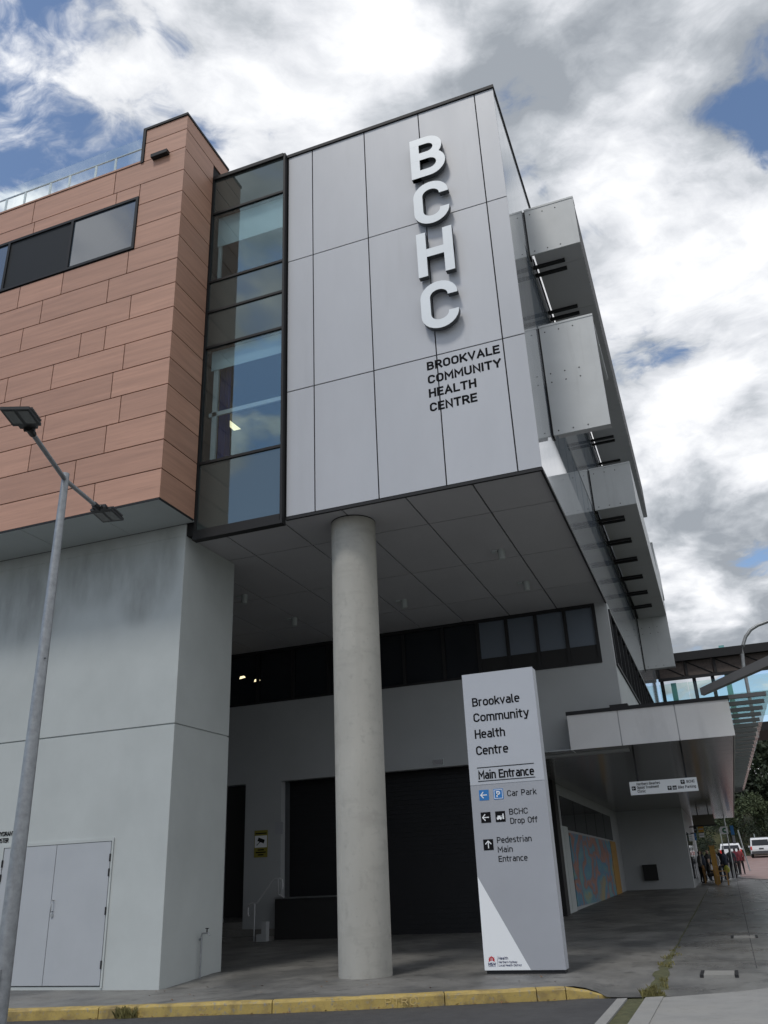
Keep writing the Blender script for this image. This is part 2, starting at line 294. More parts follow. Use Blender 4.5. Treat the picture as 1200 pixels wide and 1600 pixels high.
# ------------------------------------------------------------------ stroke lettering (rounded sans, drawn as monoline strokes)
xh = .72
def O_(x0, x1, y0, y1, r): return (True, [(x0, y0, r), (x1, y0, r), (x1, y1, r), (x0, y1, r)])
G = {
 'A': (.62, [(False, [(0, 0, 0), (.31, 1, 0), (.62, 0, 0)]), (False, [(.10, .30, 0), (.52, .30, 0)])]),
 'B': (.55, [(False, [(0, 0, 0), (0, 1, 0)]), (False, [(0, 0, 0), (.55, 0, .26), (.55, .53, .26), (0, .53, 0)]), (False, [(0, .53, 0), (.50, .53, .23), (.50, 1, .23), (0, 1, 0)])]),
 'C': (.55, [(False, [(.55, .29, -1), (.55, 0, .275), (0, 0, .275), (0, 1, .275), (.55, 1, .275), (.55, .71, -1)])]),
 'D': (.56, [(True, [(0, 0, 0), (.56, 0, .28), (.56, 1, .28), (0, 1, 0)])]),
 'E': (.48, [(False, [(.48, 0, 0), (0, 0, 0), (0, 1, 0), (.48, 1, 0)]), (False, [(0, .52, 0), (.42, .52, 0)])]),
 'F': (.46, [(False, [(0, 0, 0), (0, 1, 0), (.47, 1, 0)]), (False, [(0, .52, 0), (.42, .52, 0)])]),
 'H': (.56, [(False, [(0, 0, 0), (0, 1, 0)]), (False, [(.56, 0, 0), (.56, 1, 0)]), (False, [(0, .52, 0), (.56, .52, 0)])]),
 'I': (.0, [(False, [(0, 0, 0), (0, 1, 0)])]),
 'K': (.56, [(False, [(0, 0, 0), (0, 1, 0)]), (False, [(.54, 1, 0), (.03, .36, 0)]), (False, [(.20, .56, 0), (.58, 0, 0)])]),
 'L': (.44, [(False, [(0, 1, 0), (0, 0, 0), (.46, 0, 0)])]),
 'M': (.70, [(False, [(0, 0, 0), (0, 1, 0), (.35, .36, 0), (.70, 1, 0), (.70, 0, 0)])]),
 'N': (.57, [(False, [(0, 0, 0), (0, 1, 0), (.57, 0, 0), (.57, 1, 0)])]),
 'O': (.57, [O_(0, .57, 0, 1, .285)]),
 'P': (.53, [(False, [(0, 0, 0), (0, 1, 0), (.53, 1, .25), (.53, .46, .25), (0, .46, 0)])]),
 'R': (.55, [(False, [(0, 0, 0), (0, 1, 0), (.53, 1, .25), (.53, .47, .25), (0, .47, 0)]), (False, [(.28, .47, 0), (.57, 0, 0)])]),
 'S': (.52, [(False, [(0, .0, -1), (.52, 0, .24), (.52, .5, .24), (0, .52, .24), (0, 1, .24), (.50, 1, -1)])]),
 'T': (.56, [(False, [(0, 1, 0), (.56, 1, 0)]), (False, [(.28, 1, 0), (.28, 0, 0)])]),
 'U': (.56, [(False, [(0, 1, 0), (0, 0, .28), (.56, 0, .28), (.56, 1, 0)])]),
 'V': (.60, [(False, [(0, 1, 0), (.30, 0, 0), (.60, 1, 0)])]),
 'W': (.86, [(False, [(0, 1, 0), (.22, 0, 0), (.43, .9, 0), (.64, 0, 0), (.86, 1, 0)])]),
 'Y': (.58, [(False, [(0, 1, 0), (.29, .45, 0), (.58, 1, 0)]), (False, [(.29, .45, 0), (.29, 0, 0)])]),
 'a': (.44, [(False, [(.44, 0, 0), (.44, xh, .2), (.05, xh, -1)]), (False, [(.44, .42, 0), (0, .42, .2), (0, 0, .2), (.44, 0, 0)])]),
 'b': (.44, [(False, [(0, 0, 0), (0, 1, 0)]), (False, [(0, 0, 0), (.44, 0, .21), (.44, xh, .21), (0, xh, 0)])]),
 'c': (.40, [(False, [(.41, 0, -1), (0, 0, .21), (0, xh, .21), (.41, xh, -1)])]),
 'd': (.44, [(False, [(.44, 0, 0), (.44, 1, 0)]), (False, [(.44, 0, 0), (0, 0, .21), (0, xh, .21), (.44, xh, 0)])]),
 'e': (.45, [(False, [(.0, .38, -1), (.45, .38, 0), (.45, xh, .21), (0, xh, .21), (0, 0, .21), (.42, 0, -1)])]),
 'f': (.28, [(False, [(.08, 0, 0), (.08, 1, .16), (.30, 1, -1)]), (False, [(-.06, xh, 0), (.27, xh, 0)])]),
 'h': (.44, [(False, [(0, 0, 0), (0, 1, 0)]), (False, [(0, xh, 0), (.44, xh, .21), (.44, 0, 0)])]),
 'i': (.06, [(False, [(.03, 0, 0), (.03, xh, 0)]), (False, [(.03, .98, -1), (.03, 1.16, -1)])]),
 'k': (.42, [(False, [(0, 0, 0), (0, 1, 0)]), (False, [(.40, xh, 0), (.03, .26, 0)]), (False, [(.16, .42, 0), (.44, 0, 0)])]),
 'l': (.12, [(False, [(0, 1, 0), (0, 0, .13), (.16, 0, -1)])]),
 'm': (.76, [(False, [(0, 0, 0), (0, xh, 0)]), (False, [(0, xh, 0), (.38, xh, .19), (.38, 0, 0)]), (False, [(.38, xh - .1, 0), (.40, xh, .05), (.76, xh, .19), (.76, 0, 0)])]),
 'n': (.44, [(False, [(0, 0, 0), (0, xh, 0)]), (False, [(0, xh, 0), (.44, xh, .21), (.44, 0, 0)])]),
 'o': (.46, [O_(0, .46, 0, xh, .23)]),
 'p': (.44, [(False, [(0, -.26, 0), (0, xh, 0)]), (False, [(0, 0, 0), (.44, 0, .21), (.44, xh, .21), (0, xh, 0)])]),
 'g': (.44, [(False, [(.44, xh, 0), (.44, -.26, .2), (.04, -.26, 0)]), (False, [(.44, 0, 0), (0, 0, .21), (0, xh, .21), (.44, xh, 0)])]),
 'r': (.28, [(False, [(0, 0, 0), (0, xh, 0)]), (False, [(0, xh - .05, 0), (.04, xh, .03), (.30, xh, -1)])]),
 's': (.40, [(False, [(0, 0, -1), (.40, 0, .18), (.40, .36, .18), (0, .37, .18), (0, xh, .18), (.39, xh, -1)])]),
 't': (.28, [(False, [(.09, .95, 0), (.09, 0, .15), (.30, 0, -1)]), (False, [(-.05, xh, 0), (.28, xh, 0)])]),
 'u': (.44, [(False, [(0, xh, 0), (0, 0, .21), (.44, 0, 0)]), (False, [(.44, xh, 0), (.44, 0, 0)])]),
 'v': (.46, [(False, [(0, xh, 0), (.23, 0, 0), (.46, xh, 0)])]),
 'y': (.46, [(False, [(0, xh, 0), (.24, .02, 0)]), (False, [(.46, xh, 0), (.20, -.26, 0), (.04, -.26, 0)])]),
 "'": (.0, [(False, [(0, .75, 0), (0, 1, 0)])]), ' ': (.16, []),
}
def fillet(pts, closed, seg=7):
    out = []; n = len(pts)
    for i, (x, y, r) in enumerate(pts):
        p = Vector((x, y))
        if r <= 0 or (not closed and i in (0, n - 1)): out.append(p); continue
        a = Vector(pts[i - 1][:2]); b = Vector(pts[(i + 1) % n][:2])
        d1 = (a - p); d2 = (b - p); l1 = d1.length; l2 = d2.length; d1.normalize(); d2.normalize()
        ang = d1.angle(d2); t = min(r / math.tan(ang / 2), l1 * (.5 if pts[i - 1][2] > 0 else 1), l2 * (.5 if pts[(i + 1) % n][2] > 0 else 1))
        s0 = p + d1 * t; s1 = p + d2 * t
        for k in range(seg + 1):
            u = k / seg; c = math.sqrt(.5)                     # rational quadratic = circular arc for right angles
            wq = (1 - u) ** 2 + 2 * c * u * (1 - u) + u * u
            out.append((s0 * (1 - u) ** 2 + p * (2 * c * u * (1 - u)) + s1 * (u * u)) / wq)
    res = [out[0]]
    for q in out[1:]:
        if (q - res[-1]).length > 1e-4: res.append(q)
    if closed and (res[0] - res[-1]).length < 1e-4: res.pop()
    return res
FRONT = (Vector((1, 0, 0)), Vector((0, 0, 1)), Vector((0, -1, 0)))
CNT = [0]
def stroke(mb, pts, wd, closed, O, ax=FRONT, d0=0.0, d1=.003, m=0, ms=None):
    U, V, Nn = ax; CNT[0] += 1; d1 = d1 + (CNT[0] % 7) * .0003
    n = len(pts); Ls = []; Rs = []
    for i, p in enumerate(pts):
        if closed: a = pts[i - 1]; b = pts[(i + 1) % n]
        else: a = pts[max(i - 1, 0)]; b = pts[min(i + 1, n - 1)]
        e1 = (p - a).normalized() if (p - a).length > 1e-9 else None; e2 = (b - p).normalized() if (b - p).length > 1e-9 else None
        e1 = e1 or e2; e2 = e2 or e1
        n1 = Vector((-e1.y, e1.x)); n2 = Vector((-e2.y, e2.x)); mm = (n1 + n2)
        mm = mm.normalized() if mm.length > 1e-6 else n1
        k = min(1 / max(mm.dot(n1), .35), 2.2) * wd / 2
        Ls.append(p + mm * k); Rs.append(p - mm * k)
    i0 = len(mb.v)
    def P(q, d): return tuple(O + U * q.x + V * q.y + Nn * d)
    for i in range(n): mb.v += [P(Ls[i], d1), P(Rs[i], d1), P(Ls[i], d0), P(Rs[i], d0)]
    rng = range(n) if closed else range(n - 1)
    for i in rng:
        a = i0 + 4 * i; b = i0 + 4 * ((i + 1) % n)
        for f, q_ in (((a, a + 1, b + 1, b), m), ((a, b, b + 2, a + 2), ms), ((a + 1, a + 3, b + 3, b + 1), ms)): mb.f.append(f); mb.mi.append(m if q_ is None else q_)
    if not closed:
        a = i0; b = i0 + 4 * (n - 1)
        mb.f.append((a, a + 2, a + 3, a + 1)); mb.f.append((b, b + 1, b + 3, b + 2)); mb.mi += [m if ms is None else ms] * 2
def text(mb, s, O, cap, wd, width=None, ax=FRONT, d0=0.0, d1=.003, gap=.26, m=0, ms=None):
    """one line; O = lower left corner of the line, cap = outer cap height, wd = stroke width, width = outer width of the whole line"""
    hc = cap - wd; tot = sum(G[c][0] for c in s) + gap * (len(s) - 1)
    sx = hc if width is None else (width - wd) / tot
    x = 0
    for c in s:
        gw, paths = G[c]
        for closed, pts in paths:
            ext = [] if closed else [pts[0][2] >= 0, pts[-1][2] >= 0]
            P2 = [Vector((wd / 2 + (x + q.x) * sx, wd / 2 + q.y * hc)) for q in fillet(pts, closed)]
            if not closed:
                if ext[0]: P2[0] = P2[0] + (P2[0] - P2[1]).normalized() * wd / 2
                if ext[1]: P2[-1] = P2[-1] + (P2[-1] - P2[-2]).normalized() * wd / 2
            stroke(mb, P2, wd, closed, Vector(O), ax, d0, d1, m, ms)
        x += gw + gap
    return mb
def rect2(mb, x0, x1, z0, z1, y, t=.004, m=0): return mb.box(x0, x1, y - t, y, z0, z1, m)

# ================================================================== SETTING
def gz(y):
    if y < 15: return 0.0
    if y < 60: return .018 * (y - 15)
    return .81 + .045 * (y - 60)
def smooth(t): t = max(0, min(1, t)); return t * t * (3 - 2 * t)
def fall(x): return -.09 * smooth((-6.6 - x) / 2.6)            # the forecourt falls a little towards the white wall
def pz(x, y): return gz(y) - .12 * smooth((15.2 - y) / 1.6) * smooth((x + 2.35) / .5) + fall(x) * smooth((15.6 - y) / 1.8)
KP = []
for qx, qy in ((15, 1577.7), (110, 1574.6), (205, 1571.4), (300, 1568.3), (400, 1564.7), (500, 1560.6), (600, 1556), (720, 1550), (840, 1544.6), (893, 1542.7)):
    z_ = 0
    for _ in range(6): P_ = onZ(qx, qy, z_); z_ = fall(P_.x)
    KP.append((P_.x, P_.y))
KP = [(-80, KP[0][1] - 2.0)] + KP + [(-1.7, KP[-1][1] + .18)]
def kerbY(x):
    for (xa, ya), (xb, yb_) in zip(KP, KP[1:]):
        if x <= xb or xb == KP[-1][0]: return ya + (yb_ - ya) * (x - xa) / (xb - xa)
def grid(name, xs, ycols, zf, m, smooth_=True):
    mb = MB(); ny = len(ycols(xs[0]))
    for x in xs: mb.v += [(x, y, zf(x, y)) for y in ycols(x)]
    for i in range(len(xs) - 1):
        for j in range(ny - 1):
            a = i * ny + j; mb.f.append((a, a + ny, a + ny + 1, a + 1)); mb.mi.append(0)
    return struct(mb.build(name, m, None, False))
# base terrain to the horizon
grid('ground', [-1500, -300, -80, -20, 0, 20, 80, 300, 1500], lambda x: [-1500, -300, -60, 0, 15, 40, 60, 100, 140, 200, 400, 1500], lambda x, y: min(gz(y), 5.5) - .45, 'earth')
def lin(a, b, n): return [a + (b - a) * i / n for i in range(n + 1)]
# driveway the camera stands beside, below the kerb
grid('road', [-80, -40, -20, -12, -10.4, -9.6, -9.0, -8.4, -7.8, -7.2, -6.6, -6, -5.3, -4.8, -4, -3.5, -3.0, -2.6, -2.2, -1.9, -1.74], lambda x: lin(-60, kerbY(x) - .02 if x < -1.9 else 13.1, 8), lambda x, y: -.15 + fall(x) + .028 * smooth((x + 2.6) / .8), 'asphalt')
# forecourt under the building
yb = lambda x: [max(kerbY(x) + .13, -30)] if x < -1.95 else [13.2]
grid('forecourt', [-60, -30, -16, -11, -10.4, -9.6, -9.0, -8.4, -7.8, -7.2, -6.6, -6, -5.3, -4.8, -4.2, -3.6, -3.0, -2.6, -2.35, -2.2, -2.05, -1.9, -1.75, -1.55, -1.29], lambda x: yb(x) + [yb(x)[0] + (15.4 - yb(x)[0]) * k / 5 for k in range(1, 6)] + [20, 30, 40, 50, 60, 61], lambda x, y: pz(x, y), 'pavement')
mj = MB(); rj = random.Random(5); ys_ = [13.2 + .16 * i for i in range(60)] + [23, 25, 28, 32, 38, 46]
for i, y in enumerate(ys_):
    wj = (.115 * (1 - smooth((y - 13.2) / 6)) + .018) * rj.uniform(.6, 1.25); cx_ = -1.29 + rj.uniform(-.012, .012); mj.v += [(cx_ - wj, y, pz(-1.3, y) + .005), (cx_ + wj, y, pz(-1.3, y) + .005)]
    if i: a_ = 2 * i - 2; mj.f.append((a_, a_ + 1, a_ + 3, a_ + 2)); mj.mi.append(0)
struct(mj.build('mossy_joint', 'moss'))
def slabY(x): return 13.2 + max(x + 1.2, 0) * .60
fx = [-1.29, -.8, -.4, 0, .5, 1.0, 1.6, 2.6]
def fcols(x):
    b = min(slabY(x), 14.9) + .004
    return [b, b + (15.4 - b) * .33, b + (15.4 - b) * .66, 15.4, 20, 30, 40, 50, 54, 58, 61]
def frx(x, y): return x
fp = grid('footpath', fx, fcols, lambda x, y: pz(x, y), 'footpath')
# recessed joints in the footpath slabs, laid as thin dark strips just proud
jm = MB()
for k, y in enumerate([16.4, 18.9, 21.4, 23.9, 26.4, 28.9, 33, 37, 41, 45, 49]): jm.quad((-1.15, y, pz(-1, y) + .004), (2.5, y, pz(2, y) + .004), (2.5, y + .018, pz(2, y + .018) + .004), (-1.15, y + .018, pz(-1, y + .018) + .004))
for x in (.05, 1.25): jm.quad(*[(x + dx, y, pz(x, y) + .0045) for dx, y in ((0, 15.4), (.016, 15.4), (.016, 60), (0, 60))])
struct(jm.build('footpath_joint', 'asphalt'))
grid('concrete_crossing', [-1.165, -.8, -.4, 0, .5, 1.0, 1.6, 2.6, 20], lambda x: lin(-60, min(slabY(x), 14.9), 10), lambda x, y: pz(x, min(y, 13.0)) if y < 13 else pz(x, y), 'concrete_pale')
# gutter beside the crossing: pale kerb, moss bed, pale kerb
def gut(name, x0, x1, z, m, y1a, y1b):
    mb = MB(); mb.prism([(x0, -60), (x1, -60), (x1, y1b), (x0, y1a)], z - .2, z); return struct(mb.build(name, m))
gut('gutter_edge', -1.735, -1.61, -.105, 'concrete_pale', 12.95, 13.0); gut('gutter_bed', -1.61, -1.385, -.128, 'moss', 13.1, 13.15); gut('gutter_edge', -1.385, -1.165, -.108, 'concrete_pale', 13.1, 13.2)
# far street with its red lane
grid('street', [-14, -6, -2, .15, .4, 3.2, 7, 14, 40], lambda x: [60.8, 61.2, 65, 72, 80, 95, 120, 150], lambda x, y: min(gz(y), 4.0) - .02, 'asphalt')
lane = MB(); ys = [50, 54, 57, 59, 61, 65, 72, 80, 88, 96]; ex = [3.4, 2.3, 1.35, .75, .35, .3, .3, .3, .3, .3]
for i in range(len(ys) - 1): lane.quad((ex[i], ys[i], gz(ys[i]) + .012), (9, ys[i], gz(ys[i]) + .012), (9, ys[i + 1], gz(ys[i + 1]) + .012), (ex[i + 1], ys[i + 1], gz(ys[i + 1]) + .012))
struct(lane.build('bus_lane', 'red_lane'))
kl = MB()
for i in range(len(ys) - 1):
    a = (ex[i], ys[i]); b = (ex[i + 1], ys[i + 1])
    kl.quad((a[0] - .15, a[1], gz(a[1]) + .03), (a[0], a[1], gz(a[1]) + .03), (b[0], b[1], gz(b[1]) + .03), (b[0] - .15, b[1], gz(b[1]) + .03))
struct(kl.build('street_kerb', 'concrete_pale'))
# yellow kerb in cast lengths
kroot = empty('yellow_kerb', (-6, 12, -.15), None, None); kroot['kind'] = 'structure'
def kerb_piece(xa, xb, taper=False):
    mb = MB(); n = max(2, int((xb - xa) / .35)); 
    prof = [(0, -.35), (0, -.030), (.012, -.008), (.035, 0), (.15, .002), (.15, -.35)]
    i0 = 0
    for k in range(n + 1):
        x = xa + (xb - xa) * k / n; y = kerbY(x); fz = fall(x); sl_ = (kerbY(x + .05) - kerbY(x - .05)) / .1; ln = math.hypot(1, sl_); nx, ny = -sl_ / ln, 1 / ln; tz = 1 - smooth((x + 2.32) / .42) if taper else 1
        for (d, z) in prof:
            jz = random.uniform(-.003, .003) if z > -.3 else 0; jd = random.uniform(-.004, .004) if z > -.3 and d < .05 else 0
            mb.v.append((x + nx * (d + jd), y + ny * (d + jd), fz + (z + jz if z < -.3 else -.135 + (z + .135) * tz + jz)))
    q = len(prof)
    for k in range(n):
        for j in range(q - 1): mb.f.append((k * q + j, (k + 1) * q + j, (k + 1) * q + j + 1, k * q + j + 1)); mb.mi.append(0)
    mb.f.append(tuple(range(q))); mb.f.append(tuple(n * q + j for j in reversed(range(q)))); mb.mi += [0, 0]
    return mb.build('kerb_stone', 'kerb_yellow', kroot)
cuts = [-40, -30, -22, -16, -13, -11.4, -9.05, -6.2, -4.0, -2.82, -2.44, -1.86]
for a, b in zip(cuts, cuts[1:]): kerb_piece(a + .006, b - .006, b > -2)
gm = MB(); KU = Vector((1, .327, 0)).normalized(); KN = Vector((.327, -1, 0)).normalized()
gp = Vector((-4.75, kerbY(-4.75), -.118)); text(gm, "PTRO'", gp + KN * .004, .085, .007, .46, ax=(KU, Vector((0, 0, 1)), KN)); gm.build('chalk_scrawl', 'chalk', kroot)

# ================================================================== HEALTH CENTRE
B = empty('health_centre', (-6, 14, 0), 'grey and timber-clad health centre building with big BCHC letters', 'building')
YF, XS, ZB, ZT = 13.90, -1.95, 8.22, 17.93
GAP = .027
# --- grey wing: backing and cladding panels
core = MB()
core.box(-7.17, XS - .03, YF + .03, YF + .15, ZB + .01, ZT)                 # behind the front panels
core.box(XS - .15, XS - .03, YF + .15, 49.0, ZB + .01, ZT)                  # behind the side panels
core.box(-40, XS - .03, 48.9, 49.0, 4.35, ZT)                               # rear
core.box(-40, XS - .03, YF + .15, 49.0, ZT - .2, ZT - .02)                  # roof
core.box(-40, -9.25, YF - .06, YF + .1, 8.2, 17.4)                      # wall behind the timber block
wing = core.build('grey_wing', 'backing', B)
XP = [-7.15, -6.50, -5.13, -3.76, -2.39, XS]; ZP = [ZB, 11.16, 14.69, ZT]
for i in range(5):
    for j in range(3):
        p = MB().box(XP[i] + GAP / 2, XP[i + 1] - (GAP / 2 if i < 4 else 0), YF, YF + .03, ZP[j] + GAP / 2, ZP[j + 1] - GAP / 2).build('facade_panel', 'grey_panel', wing)
MB().box(-7.2, XS + .025, YF - .035, YF + .30, ZT, ZT + .085).box(XS - .30, XS + .025, YF + .30, 48, ZT, ZT + .085).build('parapet_capping', 'dark_metal', wing)
MB().box(-7.15, XS + .012, YF - .006, YF + .05, ZB - .06, ZB - .004).box(XS - .03, XS + .014, YF + .05, 22.8, ZB - .075, ZB - .004).build('edge_trim', 'dark_metal', wing)
# side wall: glossy panels, window bands behind the sunshades, dark mullions
side = MB().box(XS - .034, XS - .030, YF + .05, 49, ZB + .02, ZT - .01).build('side_wall', 'backing', B)
ypan = [YF, 14.55, 15.2, 15.85] + [15.85 + 1.25 * k for k in range(1, 17)]
for k in range(len(ypan) - 1):
    for z0, z1 in ((ZB, 9.9), (11.2, 12.7), (15.0, ZT)) if k >= 3 else ((ZB, 11.16), (11.16, 14.69), (14.69, ZT)):
        MB().box(XS - .03, XS, ypan[k] + (.004 if k else .0305), ypan[k + 1] - .004, z0 + .004, z1 - .004).build('wall_panel', 'side_panel', side)
    if k >= 3:
        for z0, z1 in ((9.9, 11.2), (12.7, 15.0)):
            MB().box(XS - .03, XS - .008, ypan[k] + .03, ypan[k + 1] - .03, z0 + .03, z1 - .03).build('window_pane', 'side_glass', side)
MB().box(XS - .03, XS, 35.85, 48.9, ZB, ZT).build('end_wall', 'side_panel', side)
# --- sunshade hoods along the side
HX = -0.73
def hood(y0, y1, z0, z1, bars, joints, tall=False):
    h = MB().box(-1.83, HX - .012, y0 + .05, y1, z0 + .03, z1).build('sunshade_hood', 'hood_panel', B)
    yy = [y0 + .05] + [j for j in joints if y0 + .3 < j < y1] + [y1]
    for a, b in zip(yy, yy[1:]): MB().box(-1.83, HX - .004, a + .005, b - .005, z0, z0 + .028).build('underside_panel', 'soffit', h)
    MB().box(HX - .012, HX, y0 + .05, y1, z0 + .03, z1 + .01).build('outer_panel', 'dark_metal' if z0 > 14 or z0 < 10 else 'hood_panel', h)
    e = MB().box(-1.915, HX, y0, y0 + .045, z0, z1); ep = e.build('end_panel', 'hood_panel', h)
    MB().box(-1.93, HX + .006, y0 - .012, min(y0 + .30, y1 + .01), z1, z1 + .05).build('hood_capping', 'hood_panel', h)
    MB().box(-1.948, -1.915, y0 + .01, y0 + .25, z0, z1).build('closure_strip', 'dark_metal', h)
    if y1 - y0 > 1: MB().box(-1.905, -1.875, y0 + .25, y1, z0 + .01, z0 + .07).build('gap_rail', 'dark_metal', h)
    rv = MB(); rows = [z0 + .09, z1 - .14] + ([z0 + (z1 - z0) * .47, z0 + (z1 - z0) * .55] if tall else [])
    for z in rows:
        for x in (-1.80, -1.49, -1.18): rv.tube([(x, y0 + .002, z), (x, y0 - .006, z)], .016, 6)
    rv.build('rivet', 'dark_metal', h)
    for y in bars: MB().box(-1.945, -1.17, y - .045, y + .045, z0 - .06, z0 - .002).build('bracket', 'dark_metal', h)
    return h
bA = []; y = 16.95
while y < 34: bA += [y - .15, y + .16]; y += 1.93
hood(16.35, 34.4, 15.02, 16.38, bA, [16.97 + 1.93 * k for k in range(10)])
hood(16.05, 16.24, 9.95, 12.70, [], [], True)
MB().box(HX - .05, HX + .004, 16.24, 18.6, 12.52, 12.60).build('ledge', 'hood_panel', B)
bC = []
for y in (24.45, 26.4, 28.3, 30.3, 32.3, 34.2): bC += [y - .13, y + .13]
hood(23.53, 36.1, 11.2, 12.52, bC, [25.4 + 1.93 * k for k in range(6)])
hood(34.45, 38.6, 12.56, 13.85, [], [])
hood(36.15, 36.45, 9.06, 12.2, [], [], True)

# --- glazed bay between timber block and grey wing
GX0, GX1, GY = -9.22, -7.17, 13.80
bay = MB(); fm = .055
bay.box(GX1 - .05, GX1, GY - .04, YF + .03, 8.12, 18.0); bay.box(GX0, GX0 + .05, GY - .04, GY + .1, 8.12, 18.0)
bay.box(GX0, GX1 - .05, GY - .05, GY + .1, 8.12, 8.26); bay.box(GX0, GX1 - .05, GY - .06, GY + .1, 17.9, 18.0); bay.box(GX0 - .02, GX1 + .01, GY - .05, GY + .12, 8.05, 8.12)
TR = [8.26, 9.82, 12.80, 13.80, 14.68, 16.79, 17.9]
gb = bay.build('glazed_bay', 'frame_metal', B)
for z in TR[1:-1]: MB().box(GX0 + .05, GX1 - .05, GY - .03, GY + .1, z - .03, z + .03).build('transom', 'frame_metal', gb)
for i in range(6):
    vis = i in (1, 4)
    MB().box(GX0 + .05, GX1 - .05, GY + .0, GY + .012, TR[i] + (.03 if i else 0), TR[i + 1] - (.03 if i < 5 else 0)).build('glass_pane' if vis else 'spandrel_pane', 'clear_glass' if vis else 'spandrel', gb)
for z0, z1 in ((15.85, 16.76), (12.25, 12.77)): MB().box(GX0 + .12, GX1 - .09, GY + .14, GY + .15, z0, z1).build('roller_blind', 'blind', gb)
MB().box(GX0 + .1, GX1 - .09, GY + .16, GY + .20, 11.05, 11.15).box(GX0 + .18, GX0 + .30, GY + .16, GY + .22, 9.85, 12.76).build('inner_frame', 'white_trim', gb)
MB().box(GX0 + .14, GX0 + .22, GY + .16, GY + .22, 14.72, 16.7).build('inner_frame', 'white_trim', gb)
cm = MB(); nn = 22
for k in range(nn):
    x0 = -9.02 + .27 * k / nn; x1 = -9.02 + .27 * (k + 1) / nn; ya = 14.22 + .05 * math.sin(k * 1.9); ybb = 14.22 + .05 * math.sin((k + 1) * 1.9)
    cm.quad((x0, ya, 9.9), (x1 + .04 * k / nn, ybb, 9.9), (x1 - .08 * k / nn, ybb, 12.5), (x0, ya, 12.5))
cm.build('curtain', 'curtain', gb, True)
rm = MB()
for z0, z1 in ((9.0, 12.85), (13.9, 16.85)):
    rm.box(-13, -7.12, 20.0, 20.1, z0, z1); rm.box(-13.1, -13, GY + .3, 20.1, z0, z1); rm.box(-7.12, -7.05, YF + .16, 20.1, z0, z1); rm.box(-13.1, -7.05, GY + .25, 20.1, z1, z1 + .1); rm.box(-13.1, -7.05, GY + .25, 20.1, z0 - .1, z0)
rm.build('room_lining', 'room_wall', gb)
tl = MB(); tl.quad((-10.20, 16.2, 12.62), (-10.36, 16.55, 12.62), (-10.36, 17.1, 12.62), (-10.15, 17.1, 12.62)); tl.build('ceiling_light', 'tube_light', gb)
MB().box(GX0 + .06, GX1 - .05, GY + .012, YF + .15, 9.0, 9.84).box(GX0 + .06, GX1 - .05, GY + .03, YF + .15, 12.83, 14.66).box(GX0 + .06, GX1 - .05, GY + .03, YF + .15, 16.85, 17.9).build('floor_edge', 'backing', gb)

# --- timber-clad block
YB, XB, TB0 = 12.51, -9.21, 8.50
TBT, TBR = 18.87, 17.82      # parapet top, roof terrace edge
tb = MB().box(-40, XB - .03, YB + .03, YB + .16, TB0 + .01, TBR).box(-10.40, XB - .03, YB + .03, YB + .16, TBR, TBT).box(XB - .16, XB - .03, YB + .16, 13.78, TB0 + .01, TBT).box(-40, XB - .03, YB + .16, YF, 17.4, 17.7).box(-10.40, -10.28, YB + .16, 13.7, 17.7, TBT).box(-10.28, XB - .03, 14.3, 14.45, 17.95, TBT).box(XB - .16, XB - .03, 13.78, 14.3, 18.02, TBT)
timber = tb.build('timber_block', 'backing', B)
ZR = [TB0, 9.15, 9.81, 10.47, 11.13, 11.79, 12.46, 13.11, 13.77, 14.45, 15.11, 15.78, 16.44, 17.1, 17.77, 18.42, TBT]
VJ = {0: [-10.81, -11.67], 1: [-11.37], 2: [-10.67, -12.65], 3: [-10.37, -12.37], 4: [-10.65], 5: [-10.41, -12.34], 6: [-11.66, -10.98], 7: [-10.37, -13.42], 8: [-11.05], 9: [-10.57, -12.43], 13: [-11.21], 14: [-10.29], 12: [], 10: [], 11: []}
WX0, WX1, WZ0, WZ1 = -16.23, -10.43, 15.13, 16.71
def slots(row):
    xs = sorted(VJ.get(row, []), reverse=True); x = (xs[-1] if xs else XB) - random.choice([1.9, 2.5, 1.3])
    while x > -18: xs.append(x); x -= random.choice([1.25, 1.9, 2.5, 2.5])
    return [XB] + xs + [-18.2]
def clad(x0, x1, z0, z1):
    MB().box(x0 + .011, x1 - (.011 if x1 < XB - .01 else 0), YB, YB + .03, z0 + .012, z1 - .012).build('cladding_panel', 'timber_clad', timber)
for r in range(14):
    xs = slots(r); z0, z1 = ZR[r], ZR[r + 1]
    if r == 13: z1 = TBR
    for a, b in zip(xs, xs[1:]):
        x1, x0 = a, b
        if z1 <= WZ0 or z0 >= WZ1: clad(x0, x1, z0, z1)
        else:
            # cut round the window strip
            if x1 > WX1: clad(max(x0, WX1), x1, z0, z1)
            if x0 < WX1:
                xx1 = min(x1, WX1)
                if z0 < WZ0 - .03: clad(x0, xx1, z0, WZ0)
                if z1 > WZ1 + .03: clad(x0, xx1, WZ1, z1)
                if z0 < WZ0 - .03 or z1 > WZ1 + .03: pass
                elif x0 < WX0: clad(x0, min(xx1, WX0), z0, z1)
for r in (13, 14, 15):
    z0 = ZR[r] if r > 13 else TBR; z1 = ZR[r + 1]
    if r == 13: continue
    clad(-10.40, XB, max(z0, TBR), z1)
for r in range(16):
    MB().box(XB - .03, XB, YB + .0305, 13.74 if ZR[r] < 18 else 14.45, ZR[r] + .012, ZR[r + 1] - .012).build('return_panel', 'timber_clad', timber)
MB().box(-10.48, XB + .02, YB - .03, YB + .22, TBT, TBT + .07).box(XB - .2, XB + .02, YB + .22, 14.45, TBT, TBT + .07).box(-10.48, -10.40, YB - .03, YB + .22, TBR - .03, TBT).build('parapet_capping', 'dark_metal', timber)
